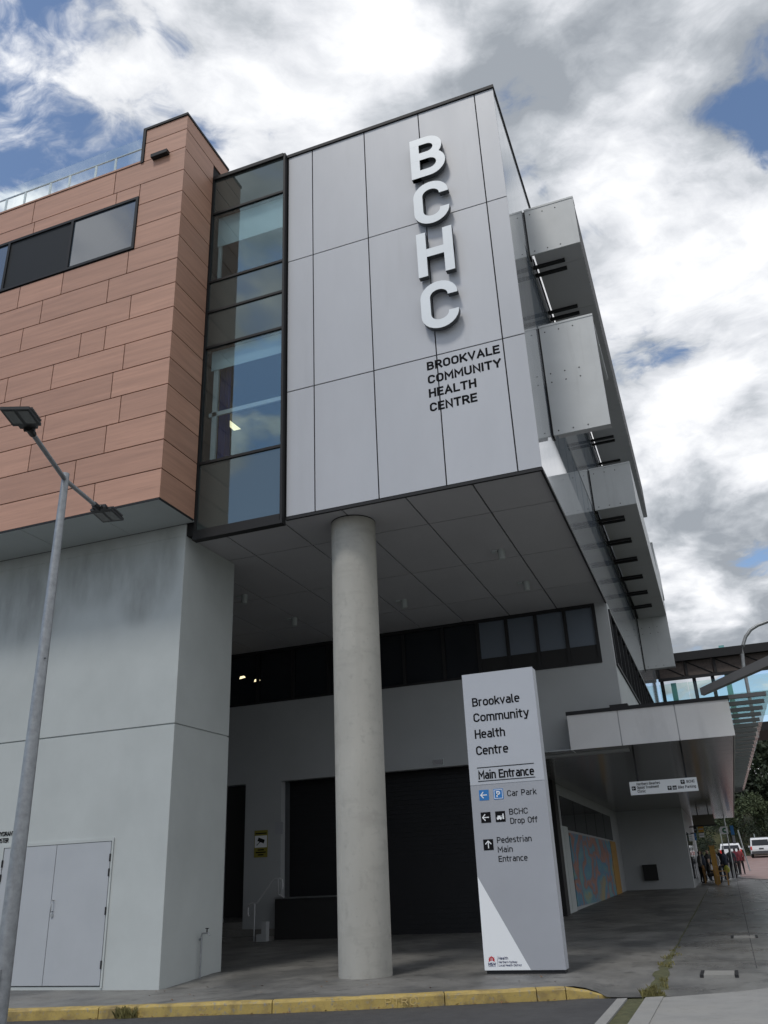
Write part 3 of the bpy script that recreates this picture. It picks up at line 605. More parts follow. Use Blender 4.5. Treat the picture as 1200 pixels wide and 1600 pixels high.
MB().box(-18.2, -10.48, YB - .02, YB + .2, TBR, TBR + .05).build('roof_edge', 'timber_clad', timber)
MB().box(-10.12, -9.66, YB - .12, YB, 17.74, 17.84).build('wall_lamp', 'dark_metal', timber)
# window strip in the timber block
wf = MB(); wf.box(WX0, WX1, YB - .03, YB + .05, WZ0, WZ0 + .07).box(WX0, WX1, YB - .03, YB + .05, WZ1 - .07, WZ1).box(WX1 - .07, WX1, YB - .03, YB + .05, WZ0 + .07, WZ1 - .07).box(WX0, WX0 + .07, YB - .03, YB + .05, WZ0 + .07, WZ1 - .07)
for x in (-12.35, -14.31): wf.box(x - .035, x + .035, YB - .03, YB + .05, WZ0 + .07, WZ1 - .07)
win = wf.build('strip_window', 'frame_metal', B)
for (x0, x1, m) in ((-12.315, WX1 - .07, 'window_glass'), (-14.275, -12.385, 'window_infill'), (WX0 + .07, -14.345, 'window_glass')):
    MB().box(x0, x1, YB + .005, YB + .025, WZ0 + .07, WZ1 - .07).build('window_pane', m, win)
# overhang underside of the timber block
us = MB().box(-40, XB - .01, YB + .03, 13.80, TB0 - .012, TB0 + .004).build('overhang_soffit', 'backing', B)
xs = [XB - .002, -10.8, -12.65, -14.5, -16.35, -18.2]
for a, b in zip(xs, xs[1:]): MB().box(b + .006, a - .006, YB + .012, 13.78, TB0 - .03, TB0 - .012).build('soffit_panel', 'soffit_light', us)
MB().box(-18.2, XB + .004, YB - .004, YB + .012, TB0 - .035, TB0 + .004).box(XB - .012, XB + .004, YB + .012, 13.72, TB0 - .035, TB0 + .004).build('edge_trim', 'dark_metal', us)
# rooftop glass balustrade
ry = 12.77; rb = MB().tube([(-18, ry, 18.64), (-10.48, ry, 18.64)], .022, 8).build('roof_balustrade', 'steel', B)
for x in (-18.02, -17.07, -16.44, -15.65, -15.01, -14.38, -13.55, -12.93, -12.1, -11.49): MB().box(x - .03, x + .03, ry - .012, ry + .012, 17.74, 18.64).build('post', 'white_post', rb)
pj = [-18.34, -17.5, -16.13, -14.7, -13.3, -11.83, -10.49]
for a, b in zip(pj, pj[1:]): MB().box(a + .012, b - .012, ry - .05, ry - .035, 17.8, 18.95).build('glass_panel', 'rail_glass', rb)

# --- raised lettering
LX0 = -3.965; cap = 1.165; sw = .208
for ch, z in (('B', 15.775), ('C', 14.405), ('H', 13.035), ('C', 11.665)):
    text(MB_ := MB(), ch, (LX0, YF - .06, z), cap, sw, .80, d0=0, d1=.12, ms=1)
    MB_.build('letter', ['letter_face', 'letter_return'], B)
for s, z, wdt in (('BROOKVALE', 10.845, 1.51), ('COMMUNITY', 10.525, 1.51), ('HEALTH', 10.205, .98), ('CENTRE', 9.88, .97)):
    text(MB_ := MB(), s, (-3.98, YF, z), .200, .042, wdt, d0=0, d1=.002, gap=.30); MB_.build('lettering', 'black_print', B)

# --- undercroft: soffit, column, back wall
so = MB().box(-18, XS - .04, YF + .16, 23.2, ZB + .03, ZB + .06).build('undercroft_soffit', 'backing', B)
sx = [XS - .004, -3.30, -4.64, -5.98, -7.30, -8.70, -10.05, -11.4, -12.75, -14.1, -15.45, -18]; sy = [YF + .052, 15.49, 18.23, 20.95, 22.9]
for i in range(len(sx) - 1):
    for j in range(4): MB().box(sx[i + 1] + .017, sx[i] - .017, sy[j] + .018, sy[j + 1] - .018, ZB - .012, ZB + .028).build('soffit_panel', 'soffit', so)
MB().box(-9.3, -7.17, GY + .1, YF + .055, ZB - .012, ZB + .02).build('soffit_panel', 'soffit', so)
for q in [(382, 938), (460, 973), (632, 945), (784, 868), (823, 917)]:
    p = onZ(*q, ZB - .15); d = MB().tube([(p.x, p.y, ZB - .24), (p.x, p.y, ZB - .012)], .075, 16).tube([(p.x, p.y, ZB - .245), (p.x, p.y, ZB - .24)], .05, 16).box(p.x - .22, p.x - .09, p.y - .05, p.y + .05, ZB - .05, ZB - .012); d.build('downlight', 'soffit_light', so, True)
cx, cy, cr = -6.04, 14.76, .452
cmb = MB(); cmb.tube([(cx, cy, z) for z in (-.05, 0, .02, 2, 4, 6, 8.1, ZB - .014)], [cr * .99, cr * .99, cr, cr, cr, cr, cr, cr], 72); colm = cmb.build('column', 'concrete', B, True)
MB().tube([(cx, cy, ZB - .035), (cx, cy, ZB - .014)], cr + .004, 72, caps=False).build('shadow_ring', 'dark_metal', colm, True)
MB().box(cx - .240, cx - .234, cy - math.sqrt(cr ** 2 - .237 ** 2) - .0025, cy - cr + .2, 0.02, 8.0).build('formwork_seam', 'concrete', colm)
# back wall with window band
YW = 22.85
bw = MB(); bw.box(-16, XS, YW, YW + .25, 4.25, 6.56); bw.box(-2.28, XS, YW, YW + .25, 6.56, ZB - .012); bw.box(-13.0, -11.83, YW, YW + .25, 0, 4.25); bw.box(-16, -13.75, YW, YW + .25, 0, 4.25); bw.box(-16, -11.83, YW + .99, YW + 1.0, 0, 4.6)
bw.box(-16.2, -16, 15.5, YW + .3, 0, ZB)
back = bw.build('undercroft_wall', 'undercroft_wall', B)
MB().box(-13.72, -13.02, YW + .2, YW + .24, .7, 4.24).build('dark_doorway', 'dock_black', back)  # black sheet standing in for the unlit depth of the doorway
wb = MB().box(-16, -2.28, YW + .16, YW + .2, 6.56, ZB - .012)
band = wb.build('window_band', 'dock_black', B)
mus = [-2.32, -3.13, -3.94, -4.78, -5.62, -6.66, -7.87, -9.08, -10.29, -11.48, -12.68, -13.9, -15.1]
for x in mus: MB().box(x - .045, x + .045, YW - .02, YW + .16, 6.57, 8.12).build('mullion', 'dark_metal', band)
MB().box(-16, -2.28, YW - .03, YW + .16, 8.12, ZB - .013).build('head_frame', 'dark_metal', band)
MB().box(-16, -2.28, YW - .03, YW + .16, 6.56, 6.62).build('sill_frame', 'dark_metal', band)
for k in range(len(mus) - 1):
    a, b = mus[k], mus[k + 1]; lo = 7.07 if k < 4 else 6.62
    MB().box(b + .045, a - .045, YW + .05, YW + .07, lo, 8.12).build('glass_pane', 'band_glass' if k < 4 else 'dark_glass', band)
    if k < 4: MB().box(b + .045, a - .045, YW + .02, YW + .07, 6.62, lo).build('spandrel_pane', 'dock_black', band)
for q in ((-13.35, 7.42), (-12.83, 7.27)): MB().quad((q[0], YW + .045, q[1]), (q[0] + .22, YW + .045, q[1] + .03), (q[0] + .16, YW + .045, q[1] + .09), (q[0] + .02, YW + .045, q[1] + .08)).build('ceiling_light', 'tube_light', band)
MB().box(-7.2, -6.87, YW - .02, YW, 4.30, 4.47).build('vent_frame', 'soffit_light', back)
MB().box(-7.185, -6.885, YW - .024, YW - .02, 4.312, 4.458).build('vent_opening', 'dock_black', back)
for k in range(5): MB().box(-7.18, -6.89, YW - .03, YW - .024, 4.315 + .03 * k, 4.332 + .03 * k).build('vent_slat', 'soffit', back)
# roller shutter, recessed
rs = MB().box(-11.83, -4.95, YW + .55, YW + .62, 0.05, 4.6).box(-11.83, -4.95, YW + .25, YW + .62, 4.25, 4.3)
shut = rs.build('roller_shutter', 'roller', B)
for k in range(34): MB().box(-11.80, -5.25, YW + .535, YW + .55, .145 + .12 * k, .259 + .12 * k).build('shutter_slat', 'roller', shut)
for x in (-5.25, -9.1): MB().box(x - .08, x + .08, YW + .42, YW + .56, .1, 4.25).build('shutter_guide', 'dark_metal', shut)
# loading dock and steps
dk = MB().box(-11.84, -9.9, 22.55, YW + .53, .05, 1.13); dock = dk.build('loading_dock', 'dock_black', B)
MB().box(-11.86, -9.88, 22.52, 22.60, 1.13, 1.17).build('dock_edge', 'steel', dock)
for k in range(4): MB().box(-15.9, -11.86, 22.30 + .30 * k, 23.7, .06 + .17 * k + (.002 if k else 0), .06 + .17 * (k + 1)).build('step', 'pavement', dock)
MB().box(-12.15, -11.86, 22.1, 22.28, .06, .30).box(-12.0, -11.86, 22.1, 22.28, .30, .60).build('step_cheek', 'undercroft_wall', dock)
# --- base wall of white render
pl = [(-18.5, 13.79), (-9.42, 13.79), (-9.38, 15.72), (-18.5, 15.72)]
ins = [(-18.5, 13.815), (-9.445, 13.815), (-9.405, 15.70), (-18.5, 15.70)]
wmb = MB().prism(pl, -.4, 4.331).prism(ins, 4.331, 4.358).prism(pl, 4.358, 8.205).prism([(-18.5, 13.79), (-9.42, 13.79), (-9.42, 13.83), (-18.5, 13.83)], 8.205, 8.468)
base = bev(wmb.build('base_wall', 'render_wall', B), .006)
DX = (-13.119, -11.864, -10.624)
for k in range(2):
    door = MB().box(DX[k] + .006, DX[k + 1] - .006, 13.775, 13.788, -.02, 2.317).build('service_door', 'door_paint', B)
    hx = DX[1] + .06
    if k == 1:
        MB().tube([(hx, 13.775, 1.36), (hx, 13.72, 1.37), (hx, 13.715, 1.30), (hx, 13.715, 1.22), (hx, 13.72, 1.17), (hx, 13.775, 1.18)], .011, 8).build('door_handle', 'steel', door, True)
        MB().tube([(hx, 13.775, 1.11), (hx, 13.755, 1.11)], .03, 12).build('door_lock', 'steel', door)
    for z in (2.04, 1.79, 1.155, .30): x = DX[2] + .002 if k else DX[0] - .002; MB().box(x - .014, x + .014, 13.755, 13.787, z - .065, z + .065).build('door_hinge', 'dark_metal', door)
MB().box(DX[0] - .05, DX[2] + .05, 13.768, 13.787, 2.325, 2.38).box(DX[2] + .012, DX[2] + .05, 13.768, 13.787, -.06, 2.325).box(DX[0] - .05, DX[0] - .012, 13.768, 13.787, -.06, 2.325).build('door_frame', 'render_wall', B)
MB().box(DX[0] - .003, DX[2] + .003, 13.784, 13.7885, -.035, 2.323).build('door_gap', 'backing', B)
text(MB_ := MB(), 'FIRE HYDRANT', (-13.55, 13.786, 2.545), .082, .014, .62, gap=.22); MB_.build('lettering', 'black_print', B)
text(MB_ := MB(), 'BOOSTER', (-13.42, 13.786, 2.425), .082, .014, .36, gap=.22); MB_.build('lettering', 'black_print', B)
# --- side wall beyond, band of windows round the corner
sw2 = MB().box(XS - .25, XS - .002, YW + .25, 49, 4.35, 6.56).box(XS - .25, XS - .002, YW + .25, 49, 8.06, ZB + .02).build('corner_wall', 'render_wall', B)
sb = MB().box(XS - .12, XS - .06, YW + .25, 49, 6.56, 8.06).build('corner_window', 'dark_glass', B)
for k in range(20): MB().box(XS - .06, XS - .045, YW + .3 + 1.3 * k, YW + 1.55 + 1.3 * k, 6.62, 8.0).build('glass_pane', 'window_glass', sb)
for k in range(21): MB().box(XS - .06, XS + .035, YW + .25 + 1.3 * k, YW + .31 + 1.3 * k, 6.56, 8.06).build('mullion', 'dark_metal', sb)
MB().box(XS - .06, XS + .04, YW + .25, 49, 7.98, 8.06).box(XS - .06, XS + .04, YW + .25, 49, 6.50, 6.58).build('window_rail', 'dark_metal', sb)
# --- recessed entry under the canopy: dark pillar, door leaf, mural wall, far wall
XM = -5.2
mw = MB().box(XM - .2, XM, YW + .25, 47.95, 0, 4.34).build('recess_wall', 'undercroft_wall', B)
MB().box(XM, XM + .16, 28.9, 29.5, .2, 4.3).build('pillar', 'dock_black', mw)
for k in range(2): MB().box(XM, XM + .05, 29.7 + .95 * k, 30.6 + .95 * k, .27, 2.95).build('door_leaf', 'soffit_light', mw)
MB().box(XM, XM + .03, 31.9, 45.2, .42, 2.78).build('mural', 'mural_paint', mw)
MB().box(XM, XM + .05, 43.2, 45.2, .50, 2.80).build('mural_edge', 'ochre', mw)
for k in range(5): MB().box(XM, XM + .02, 30.8 + 2.8 * k, 33.5 + 2.8 * k, 2.86, 3.95).build('highlight_window', 'dark_glass', mw)
fw = MB().box(XM, XS, 47.8, 48.0, .3, 4.34).box(XS - .2, XS, 48.0, 62, .3, 4.34).build('far_wall', 'undercroft_wall', B)
p = onY(1003, 1352, 47.7); MB().box(-4.27, -3.58, 47.62, 47.8, 1.0, 1.74).build('wall_box', 'dock_black', fw)
for k, (y0, y1) in enumerate(((49, 50.2), (50.8, 52.2), (53, 55))): MB().box(XS, XS + .03, y0, y1, 1.0, 3.2).build('shop_window', 'dark_glass', fw)
# --- street canopy
CY0, CZ0, CZ1, CX0, CX1 = 22.2, 4.30, 5.16, -3.30, .61
cn = MB().box(CX0 + .03, CX1 - .03, CY0 + .03, YW - .02, CZ0 + .05, CZ1).box(XS + .06, CX1 - .03, YW - .02, 60, CZ0 + .05, CZ1).box(XM, XS + .06, YW + .3, 47.7, 4.36, 4.42)
can = cn.build('street_canopy', 'soffit', B)
cj = [CX0, -2.03, -.655, CX1]
for a, b in zip(cj, cj[1:]): MB().box(a + (.012 if a > CX0 else 0), b - (.012 if b < CX1 else 0), CY0, CY0 + .03, CZ0, CZ1).build('fascia_panel', 'canopy_panel', can)
MB().box(CX0 - .02, CX1 + .02, CY0 - .03, YW - .03, CZ1, CZ1 + .09).box(XS + .05, CX1 + .02, YW - .03, 60, CZ1, CZ1 + .09).build('canopy_capping', 'dark_metal', can)
MB().box(CX1 - .03, CX1, CY0 + .031, 60, CZ0, CZ1).box(CX0, CX0 + .03, CY0 + .031, YW - .02, CZ0, CZ1).build('edge_fascia', 'canopy_panel', can)
for k in range(42):
    y0 = CY0 + .035 + .9 * k
    x0 = CX0 + .03 if y0 < YW - .9 else (XM + .01 if y0 < 46.8 else XS + .03)
    MB().box(x0, CX1 - .05, y0 + .006, y0 + .894, CZ0 + .002, CZ0 + .03).build('lining_board', 'canopy_lining', can)
MB().box(-2.2, -1.75, CY0 - .03, CY0 + .3, CZ1 + .09, CZ1 + .15).build('roof_fitting', 'dark_metal', can)
rd = onY(993, 1180, 23.0)

# ================================================================== glass awning, bridge
aw = empty('glass_awning', (1.0, 24, 4.9), 'steel ribbed glass awning projecting over the road beside the canopy', 'awning')
for k in range(30):
    y0 = 21.6 + .98 * k; x1 = 1.44 - .010 * k
    MB().box(CX1 + .005, x1, y0, y0 + .10, 5.06, 5.15).build('awning_rib', 'beam_grey', aw)
    MB().box(CX1 + .005, x1 + .12, y0 + .04, y0 + .96, 5.16, 5.18).build('glass_sheet', 'green_glass', aw)
bm = MB()
pa, pb = Vector((.05, 21.4, 5.33)), Vector((1.95, 20.6, 5.86))
for (A, Bb, h0, h1) in ((pa, pb, .16, .22),):
    dirv = (Bb - A).normalized(); sdv = Vector((-dirv.y, dirv.x, 0)).normalized() * .09
    vs = [A - sdv, A + sdv, Bb + sdv, Bb - sdv]
    i = len(bm.v); bm.v += [tuple(q + Vector((0, 0, -h))) for q, h in zip(vs, (h0, h0, h1, h1))] + [tuple(q) for q in vs]
    for f in ((0, 3, 2, 1), (4, 5, 6, 7), (0, 1, 5, 4), (1, 2, 6, 5), (2, 3, 7, 6), (3, 0, 4, 7)): bm.f.append(tuple(i + k for k in f)); bm.mi.append(0)
bm.box(.05, .35, 21.3, 21.5, 5.25, 5.34); bm.build('cantilever_beam', 'beam_grey', aw)

br = empty('foot_bridge', (1, 47, 7.6), 'brown screened footbridge with teal posts crossing the road in the distance', 'bridge')
MB().box(-1.9, 26, 45.8, 49.6, 7.5, 7.9).build('deck', 'dark_metal', br)
MB().box(-1.9, 26, 45.7, 49.8, 11.32, 11.75).build('roof', 'dark_metal', br)
MB().box(-1.9, 26, 45.95, 46.05, 10.42, 10.56).build('lower_rail', 'dark_metal', br)
for k in range(20):
    x0 = -1.9 + 1.4 * k
    MB().box(x0 + .12, x0 + 1.33, 46.02, 46.06, 10.58, 11.32).build('mesh_screen', 'bridge_brown', br)
    MB().box(x0, x0 + .12, 45.95, 46.12, 10.58, 11.32).build('screen_post', 'dark_metal', br)
    MB().box(x0 + .01, x0 + 1.39, 45.72, 45.75, 8.2, 10.2).build('glass_panel', 'green_glass', br)
    MB().tube([(x0 + .1, 46.0, 11.3), (x0 + 1.3, 46.0, 10.6)], .03, 5).build('brace', 'dark_metal', br)
for x, zt in ((-1.20, 10.3), (1.46, 11.95), (8, 11.95), (14, 11.95)): MB().box(x - .13, x + .13, 46.1, 46.28, 7.9, zt).build('teal_post', 'teal', br)
for x in (-1.75, -.15, .75): MB().box(x - .09, x + .09, 46.1, 46.28, 7.9, 10.6).build('dark_post', 'dark_metal', br)
MB().box(24, 25, 46.5, 49, -.2, 7.5).build('pier', 'concrete', br)

arch = empty('arched_lamp', (1.52, 30, 5.2), 'grey arched lamp pole curving over the awning', 'street lamp')
pts = [onY(*q, 30) for q in [(1164, 1062), (1162, 1042), (1160, 1022), (1161, 1008), (1165, 995), (1173, 984), (1184, 977), (1200, 971), (1222, 966)]]
pts[0].z = 5.18; MB().tube(pts, .055, 12).build('pole', 'galvanised', arch, True)
MB().tube([pts[-1] + Vector((0, 0, -.05)), pts[-1] + Vector((.5, 0, -.05))], .12, 10, r1=.08).build('lamp_head', 'dark_metal', arch, True)

# ================================================================== pylon sign
SX0, SX1, SY, SZT = -4.035, -2.725, 14.93, 4.85
sg = empty('pylon_sign', (-3.38, 15.05, 0), 'tall pale grey pylon sign listing car park, drop off and pedestrian entrance', 'sign')
MB().box(SX0 + .03, SX1 - .02, SY + .02, SY + .26, 0, .05).build('plinth', 'dark_metal', sg)
bev(MB().box(SX0, SX1, SY + .012, SY + .28, .05, SZT - .004).build('cabinet', 'sign_face', sg), .006)
MB().box(SX0, SX1, SY, SY + .012, 2.906, SZT).build('upper_panel', 'sign_face', sg)
MB().box(SX0, SX1, SY, SY + .012, .055, 2.897).build('lower_panel', 'sign_lower', sg)
tri = MB(); a_, b_, c_ = (SX0 + .004, 1.44), (SX0 + .004, .057), (-3.28, .057)
for d in (0,): tri.v += [(x, SY - .003, z) for x, z in (a_, b_, c_)] + [(x, SY, z) for x, z in (a_, b_, c_)]; tri.f += [(0, 1, 2), (0, 3, 4, 1), (1, 4, 5, 2), (2, 5, 3, 0)]; tri.mi += [0] * 4
tri.build('white_triangle', 'sign_white', sg)
low = MB(); q = [(SX0 + .004, 1.44), (-3.28, .057), (SX1 - .004, .057), (SX1 - .004, 1.62), (SX0 + .004, 1.62)]
def sign_text(s, x, z, cap, wd, width, m='black_print', dy=0, gap=.24):
    text(MB_ := MB(), s, (x, SY - dy, z), cap, wd, width, gap=gap); return MB_.build('lettering', m, sg)
for s, z, wdt in (('Brookvale', 4.255, .87), ('Community', 3.98, 1.01), ('Health', 3.69, .55), ('Centre', 3.405, .58)): sign_text(s, -3.88, z, .155, .026, wdt)
sign_text('Main Entrance', -3.875, 2.995, .145, .025, .985)
MB().box(-3.89, -2.88, SY - .004, SY, 3.183, 3.196).box(-3.89, -2.88, SY - .004, SY, 2.956, 2.969).build('rule', 'black_print', sg)
def icon(x, z, s, m): return MB().box(x, x + s, SY - .004, SY, z, z + s).build('icon_tile', m, sg)
def arrow(x, z, s, up=False):
    mb = MB(); c = .5 * s; pth = [[(.82, .5), (.18, .5)], [(.45, .80), (.17, .5), (.45, .20)]]
    for pp in pth:
        pp = [((1 - y) if up else u, (1 - u) if up else y) for u, y in pp]
        stroke(mb, [Vector((u * s, y * s)) for u, y in pp], s * .09, False, Vector((x, SY - .004, z)))
    return mb.build('arrow', 'sign_white', sg)
I = .172
icon(-3.89, 2.645, I, 'sign_blue'); arrow(-3.89, 2.645, I)
icon(-3.635, 2.645, I, 'sign_blue')
pm = MB(); text(pm, 'P', (-3.635 + .052, SY - .004, 2.645 + .036), .10, .019, .066)
stroke(pm, [Vector(v) for v in ((.016, .016), (I - .016, .016), (I - .016, I - .016), (.016, I - .016))], .008, True, Vector((-3.635, SY - .004, 2.645))); pm.build('parking_symbol', 'sign_white', sg)
sign_text('Car Park', -3.395, 2.682, .098, .013, .505)
icon(-3.89, 2.28, I, 'black_print'); arrow(-3.89, 2.28, I); icon(-3.635, 2.28, I, 'black_print')
cmk = MB(); ox, oz = -3.635, 2.28
cmk.box(ox + .022, ox + .105, SY - .008, SY - .004, oz + .045, oz + .075).box(ox + .038, ox + .090, SY - .008, SY - .004, oz + .0755, oz + .100)
for x in (.040, .088): cmk.tube([(ox + x, SY - .004, oz + .045), (ox + x, SY - .009, oz + .045)], .012, 10)
cmk.tube([(ox + .135, SY - .004, oz + .118), (ox + .135, SY - .008, oz + .118)], .012, 10).box(ox + .126, ox + .148, SY - .008, SY - .004, oz + .042, oz + .104)
stroke(cmk, [Vector((.115, .045)), Vector((.115, .10)), Vector((.128, .10))], .007, False, Vector((ox, SY - .004, oz)))
cmk.build('drop_off_symbol', 'sign_white', sg)
sign_text('BCHC', -3.39, 2.385, .096, .013, .32); sign_text('Drop', -3.385, 2.238, .096, .013, .245); sign_text('Off', -3.085, 2.238, .096, .013, .165)
icon(-3.885, 1.845, I, 'black_print'); arrow(-3.885, 1.845, I, True)
for s, z, wdt in (('Pedestrian', 1.948, .59), ('Main', 1.80, .255), ('Entrance', 1.655, .49)): sign_text(s, -3.645, z, .094, .013, wdt)
lg = MB(); lx, lz = -3.905, .205
for k in range(9):
    an = rad(-20 + 27.5 * k); d = Vector((math.cos(an), math.sin(an))); n_ = Vector((-d.y, d.x)); r0, r1 = .018, .062 if k % 2 == 0 else .055
    P = [d * r0, d * (r0 + .02) + n_ * .011, d * r1, d * (r0 + .02) - n_ * .011]
    lg.quad(*[(lx + q.x, SY - .0045 - .0002 * (k % 3), lz + q.y) for q in P])
for k in range(3): lg.quad(*[(lx + u + (k - 1) * .022, SY - .0052, lz + v) for u, v in ((0, -.022), (.009, 0), (0, .028), (-.009, 0))])
lg.build('flower_emblem', 'logo_red', sg)
sign_text('NSW', -3.965, .122, .045, .010, .125, 'logo_navy', .003, gap=.3)
MB().box(-3.962, -3.845, SY - .005, SY - .003, .108, .112).box(-3.812, -3.808, SY - .005, SY - .003, .105, .255).build('logo_rule', 'logo_navy', sg)
sign_text('Health', -3.79, .208, .040, .0055, .155, 'logo_navy', .003); sign_text('Northern Sydney', -3.79, .158, .030, .004, .30, 'logo_navy', .003); sign_text('Local Health District', -3.79, .112, .030, .004, .37, 'logo_navy', .003)

# hanging direction sign
hs = empty('hanging_sign', (-1.26, 23, 3.18), 'white direction sign hung on two black rods beneath the canopy', 'sign')
HY = 23.0; MB().box(-2.075, -.455, HY, HY + .06, 3.178, 3.497).build('board', 'sign_white', hs)
for x in (-1.86, -.69): MB().box(x - .022, x + .022, HY + .01, HY + .05, 3.497, 4.303).build('hanger_rod', 'dark_metal', hs)
def htext(s, x, z, cap, width): text(MB_ := MB(), s, (x, HY, z), cap, .010, width); MB_.build('lettering', 'black_print', hs)
htext('Northern Beaches', -1.90, 3.40, .066, .57); htext('Opioid Treatment', -1.90, 3.315, .066, .53); htext('Clinic', -1.90, 3.225, .066, .20)
htext('BCHC', -.70, 3.375, .066, .19); htext('Bike Parking', -.92, 3.255, .066, .42)
for x, z in ((-2.03, 3.29), (-.84, 3.36), (-1.17, 3.24), (-1.05, 3.24)): MB().box(x, x + .095, HY - .004, HY, z, z + .095).build('icon_tile', 'black_print', hs)
for x, z, dv in ((-2.03, 3.29, 0), (-.84, 3.36, 1), (-1.17, 3.24, 1)):
    mb = MB()
    for pp in ([(.8, .5), (.2, .5)], [(.45, .78), (.2, .5), (.45, .22)]):
        pp = [((1 - v), (1 - u)) if dv else (u, v) for u, v in pp]
        stroke(mb, [Vector((u * .095, v * .095)) for u, v in pp], .011, False, Vector((x, HY - .004, z)))
    mb.build('arrow', 'sign_white', hs)
mb = MB()
for dx in (.028, .067): stroke(mb, [Vector((dx + .017 * math.cos(a * math.pi / 4), .036 + .017 * math.sin(a * math.pi / 4))) for a in range(8)], .006, True, Vector((-1.05, HY - .004, 3.24)))
stroke(mb, [Vector(v) for v in ((.028, .036), (.042, .062), (.062, .062), (.067, .036))], .006, False, Vector((-1.05, HY - .004, 3.24))); mb.build('bicycle_symbol', 'sign_white', hs)

# camera-surveillance sign and notice on the undercroft pier
cs = empty('surveillance_sign', (-12.6, YW, 2.2), 'yellow and white camera surveillance sign on the dark undercroft pier', 'sign')
a = onY(398, 1298, YW); b = onY(418, 1339, YW)
MB().box(a.x, b.x, YW - .012, YW - .001, b.z, a.z).build('panel', 'sign_yellow', cs)
h = a.z - b.z; MB().box(a.x + .02, b.x - .02, YW - .016, YW - .012, b.z + h * .36, b.z + h * .80).build('white_field', 'sign_white', cs)
mb = MB(); c0 = Vector(((a.x + b.x) / 2, YW - .0165, b.z + h * .60))
stroke(mb, [Vector((-.09, .05)), Vector((.11, -.02))], .10, False, c0); stroke(mb, [Vector((0, 0)), Vector((-.13, -.11))], .02, False, c0); mb.build('camera_symbol', 'black_print', cs)
for k, (z, wq) in enumerate(((.86, .9), (.25, .5), (.16, .8), (.07, .45))): MB().box(c0.x - .2 * wq, c0.x + .2 * wq, YW - .015, YW - .012, b.z + h * z, b.z + h * (z + .045)).build('print_line', 'black_print', cs)
ns = MB().box(*(lambda p, q: (p.x, q.x, YW - .01, YW - .001, q.z, p.z))(onY(430, 1285, YW), onY(442, 1303, YW))); tag(ns.build('paper_notice', 'sign_lower'), 'small faded paper notice beside the surveillance sign', 'notice')

# handrail at the loading steps
hr = empty('handrail', (-12.2, 22.2, .06), 'curved stainless steel handrail at the dock steps', 'handrail')
HYr = 22.2
pts = [(-12.44, .74), (-12.47, .80), (-12.47, .96), (-12.43, 1.02), (-12.36, 1.05), (-12.20, 1.06), (-11.72, 1.60), (-11.64, 1.64), (-11.50, 1.64), (-11.44, 1.60), (-11.42, 1.45), (-11.44, 1.38)]
MB().tube([(x, HYr, z) for x, z in pts], .022, 8).build('rail', 'rail_steel', hr, True)
MB().tube([(-12.27, HYr, .05), (-12.27, HYr, 1.05)], .02, 8).build('post', 'rail_steel', hr, True)
MB().tube([(-11.56, HYr, 1.64), (-11.56, HYr, 1.25), (-11.56, 22.56, 1.16)], .02, 8).build('post', 'rail_steel', hr, True)

# standpipe tap beside the white wall
tp = empty('standpipe_tap', (-9.32, 14.95, 0), 'slim metal standpipe tap against the side of the white wall', 'tap')
MB().tube([(-9.340, 14.93, -.06), (-9.340, 14.93, .66), (-9.335, 14.93, .69), (-9.300, 14.93, .70), (-9.200, 14.93, .70), (-9.170, 14.93, .66)], .016, 8).build('pipe', 'galvanised', tp, True)
MB().tube([(-9.230, 14.93, .70), (-9.230, 14.93, .77)], .012, 8).box(-9.260, -9.200, 14.918, 14.942, .77, .785).build('tap_handle', 'dark_metal', tp)
MB().tube([(-9.400, 14.95, .60), (-9.340, 14.95, .60)], .02, 8).build('wall_clip', 'galvanised', tp)

# access covers in the footpath
def cover(q, label):
    zz_ = 0
    P = [onZ(*k, pz(-.5, 15)) for k in q]; x0, x1 = P[0].x, P[1].x; y0, y1 = P[0].y, P[1].y
    r = empty('access_cover', ((x0 + x1) / 2, (y0 + y1) / 2, pz(-.4, y0)), label, 'access cover', 'access covers in the footpath'); z = pz(-.4, (y0 + y1) / 2)
    for xa in (x0 - .05, x1): MB().box(xa, xa + .05, y0, y1, z - .05, z + .006).build('end_frame', 'dark_metal', r)
    MB().box(x0 + .004, x1 - .004, y0, y1, z - .05, z + .004).build('lid', 'tactile', r)
cover([(1099, 1524), (1148, 1515)], 'larger pale access cover in the footpath, nearest the camera')
cover([(1148, 1475), (1181, 1470)], 'smaller pale access cover in the footpath, farther along')
p = onZ(485, 1517, 0); tag(MB().tube([(p.x, p.y, 0), (p.x, p.y, .008)], .20, 24).build('drain_lid', 'tactile'), 'round pale drain lid on the dark forecourt left of the column', 'drain lid')

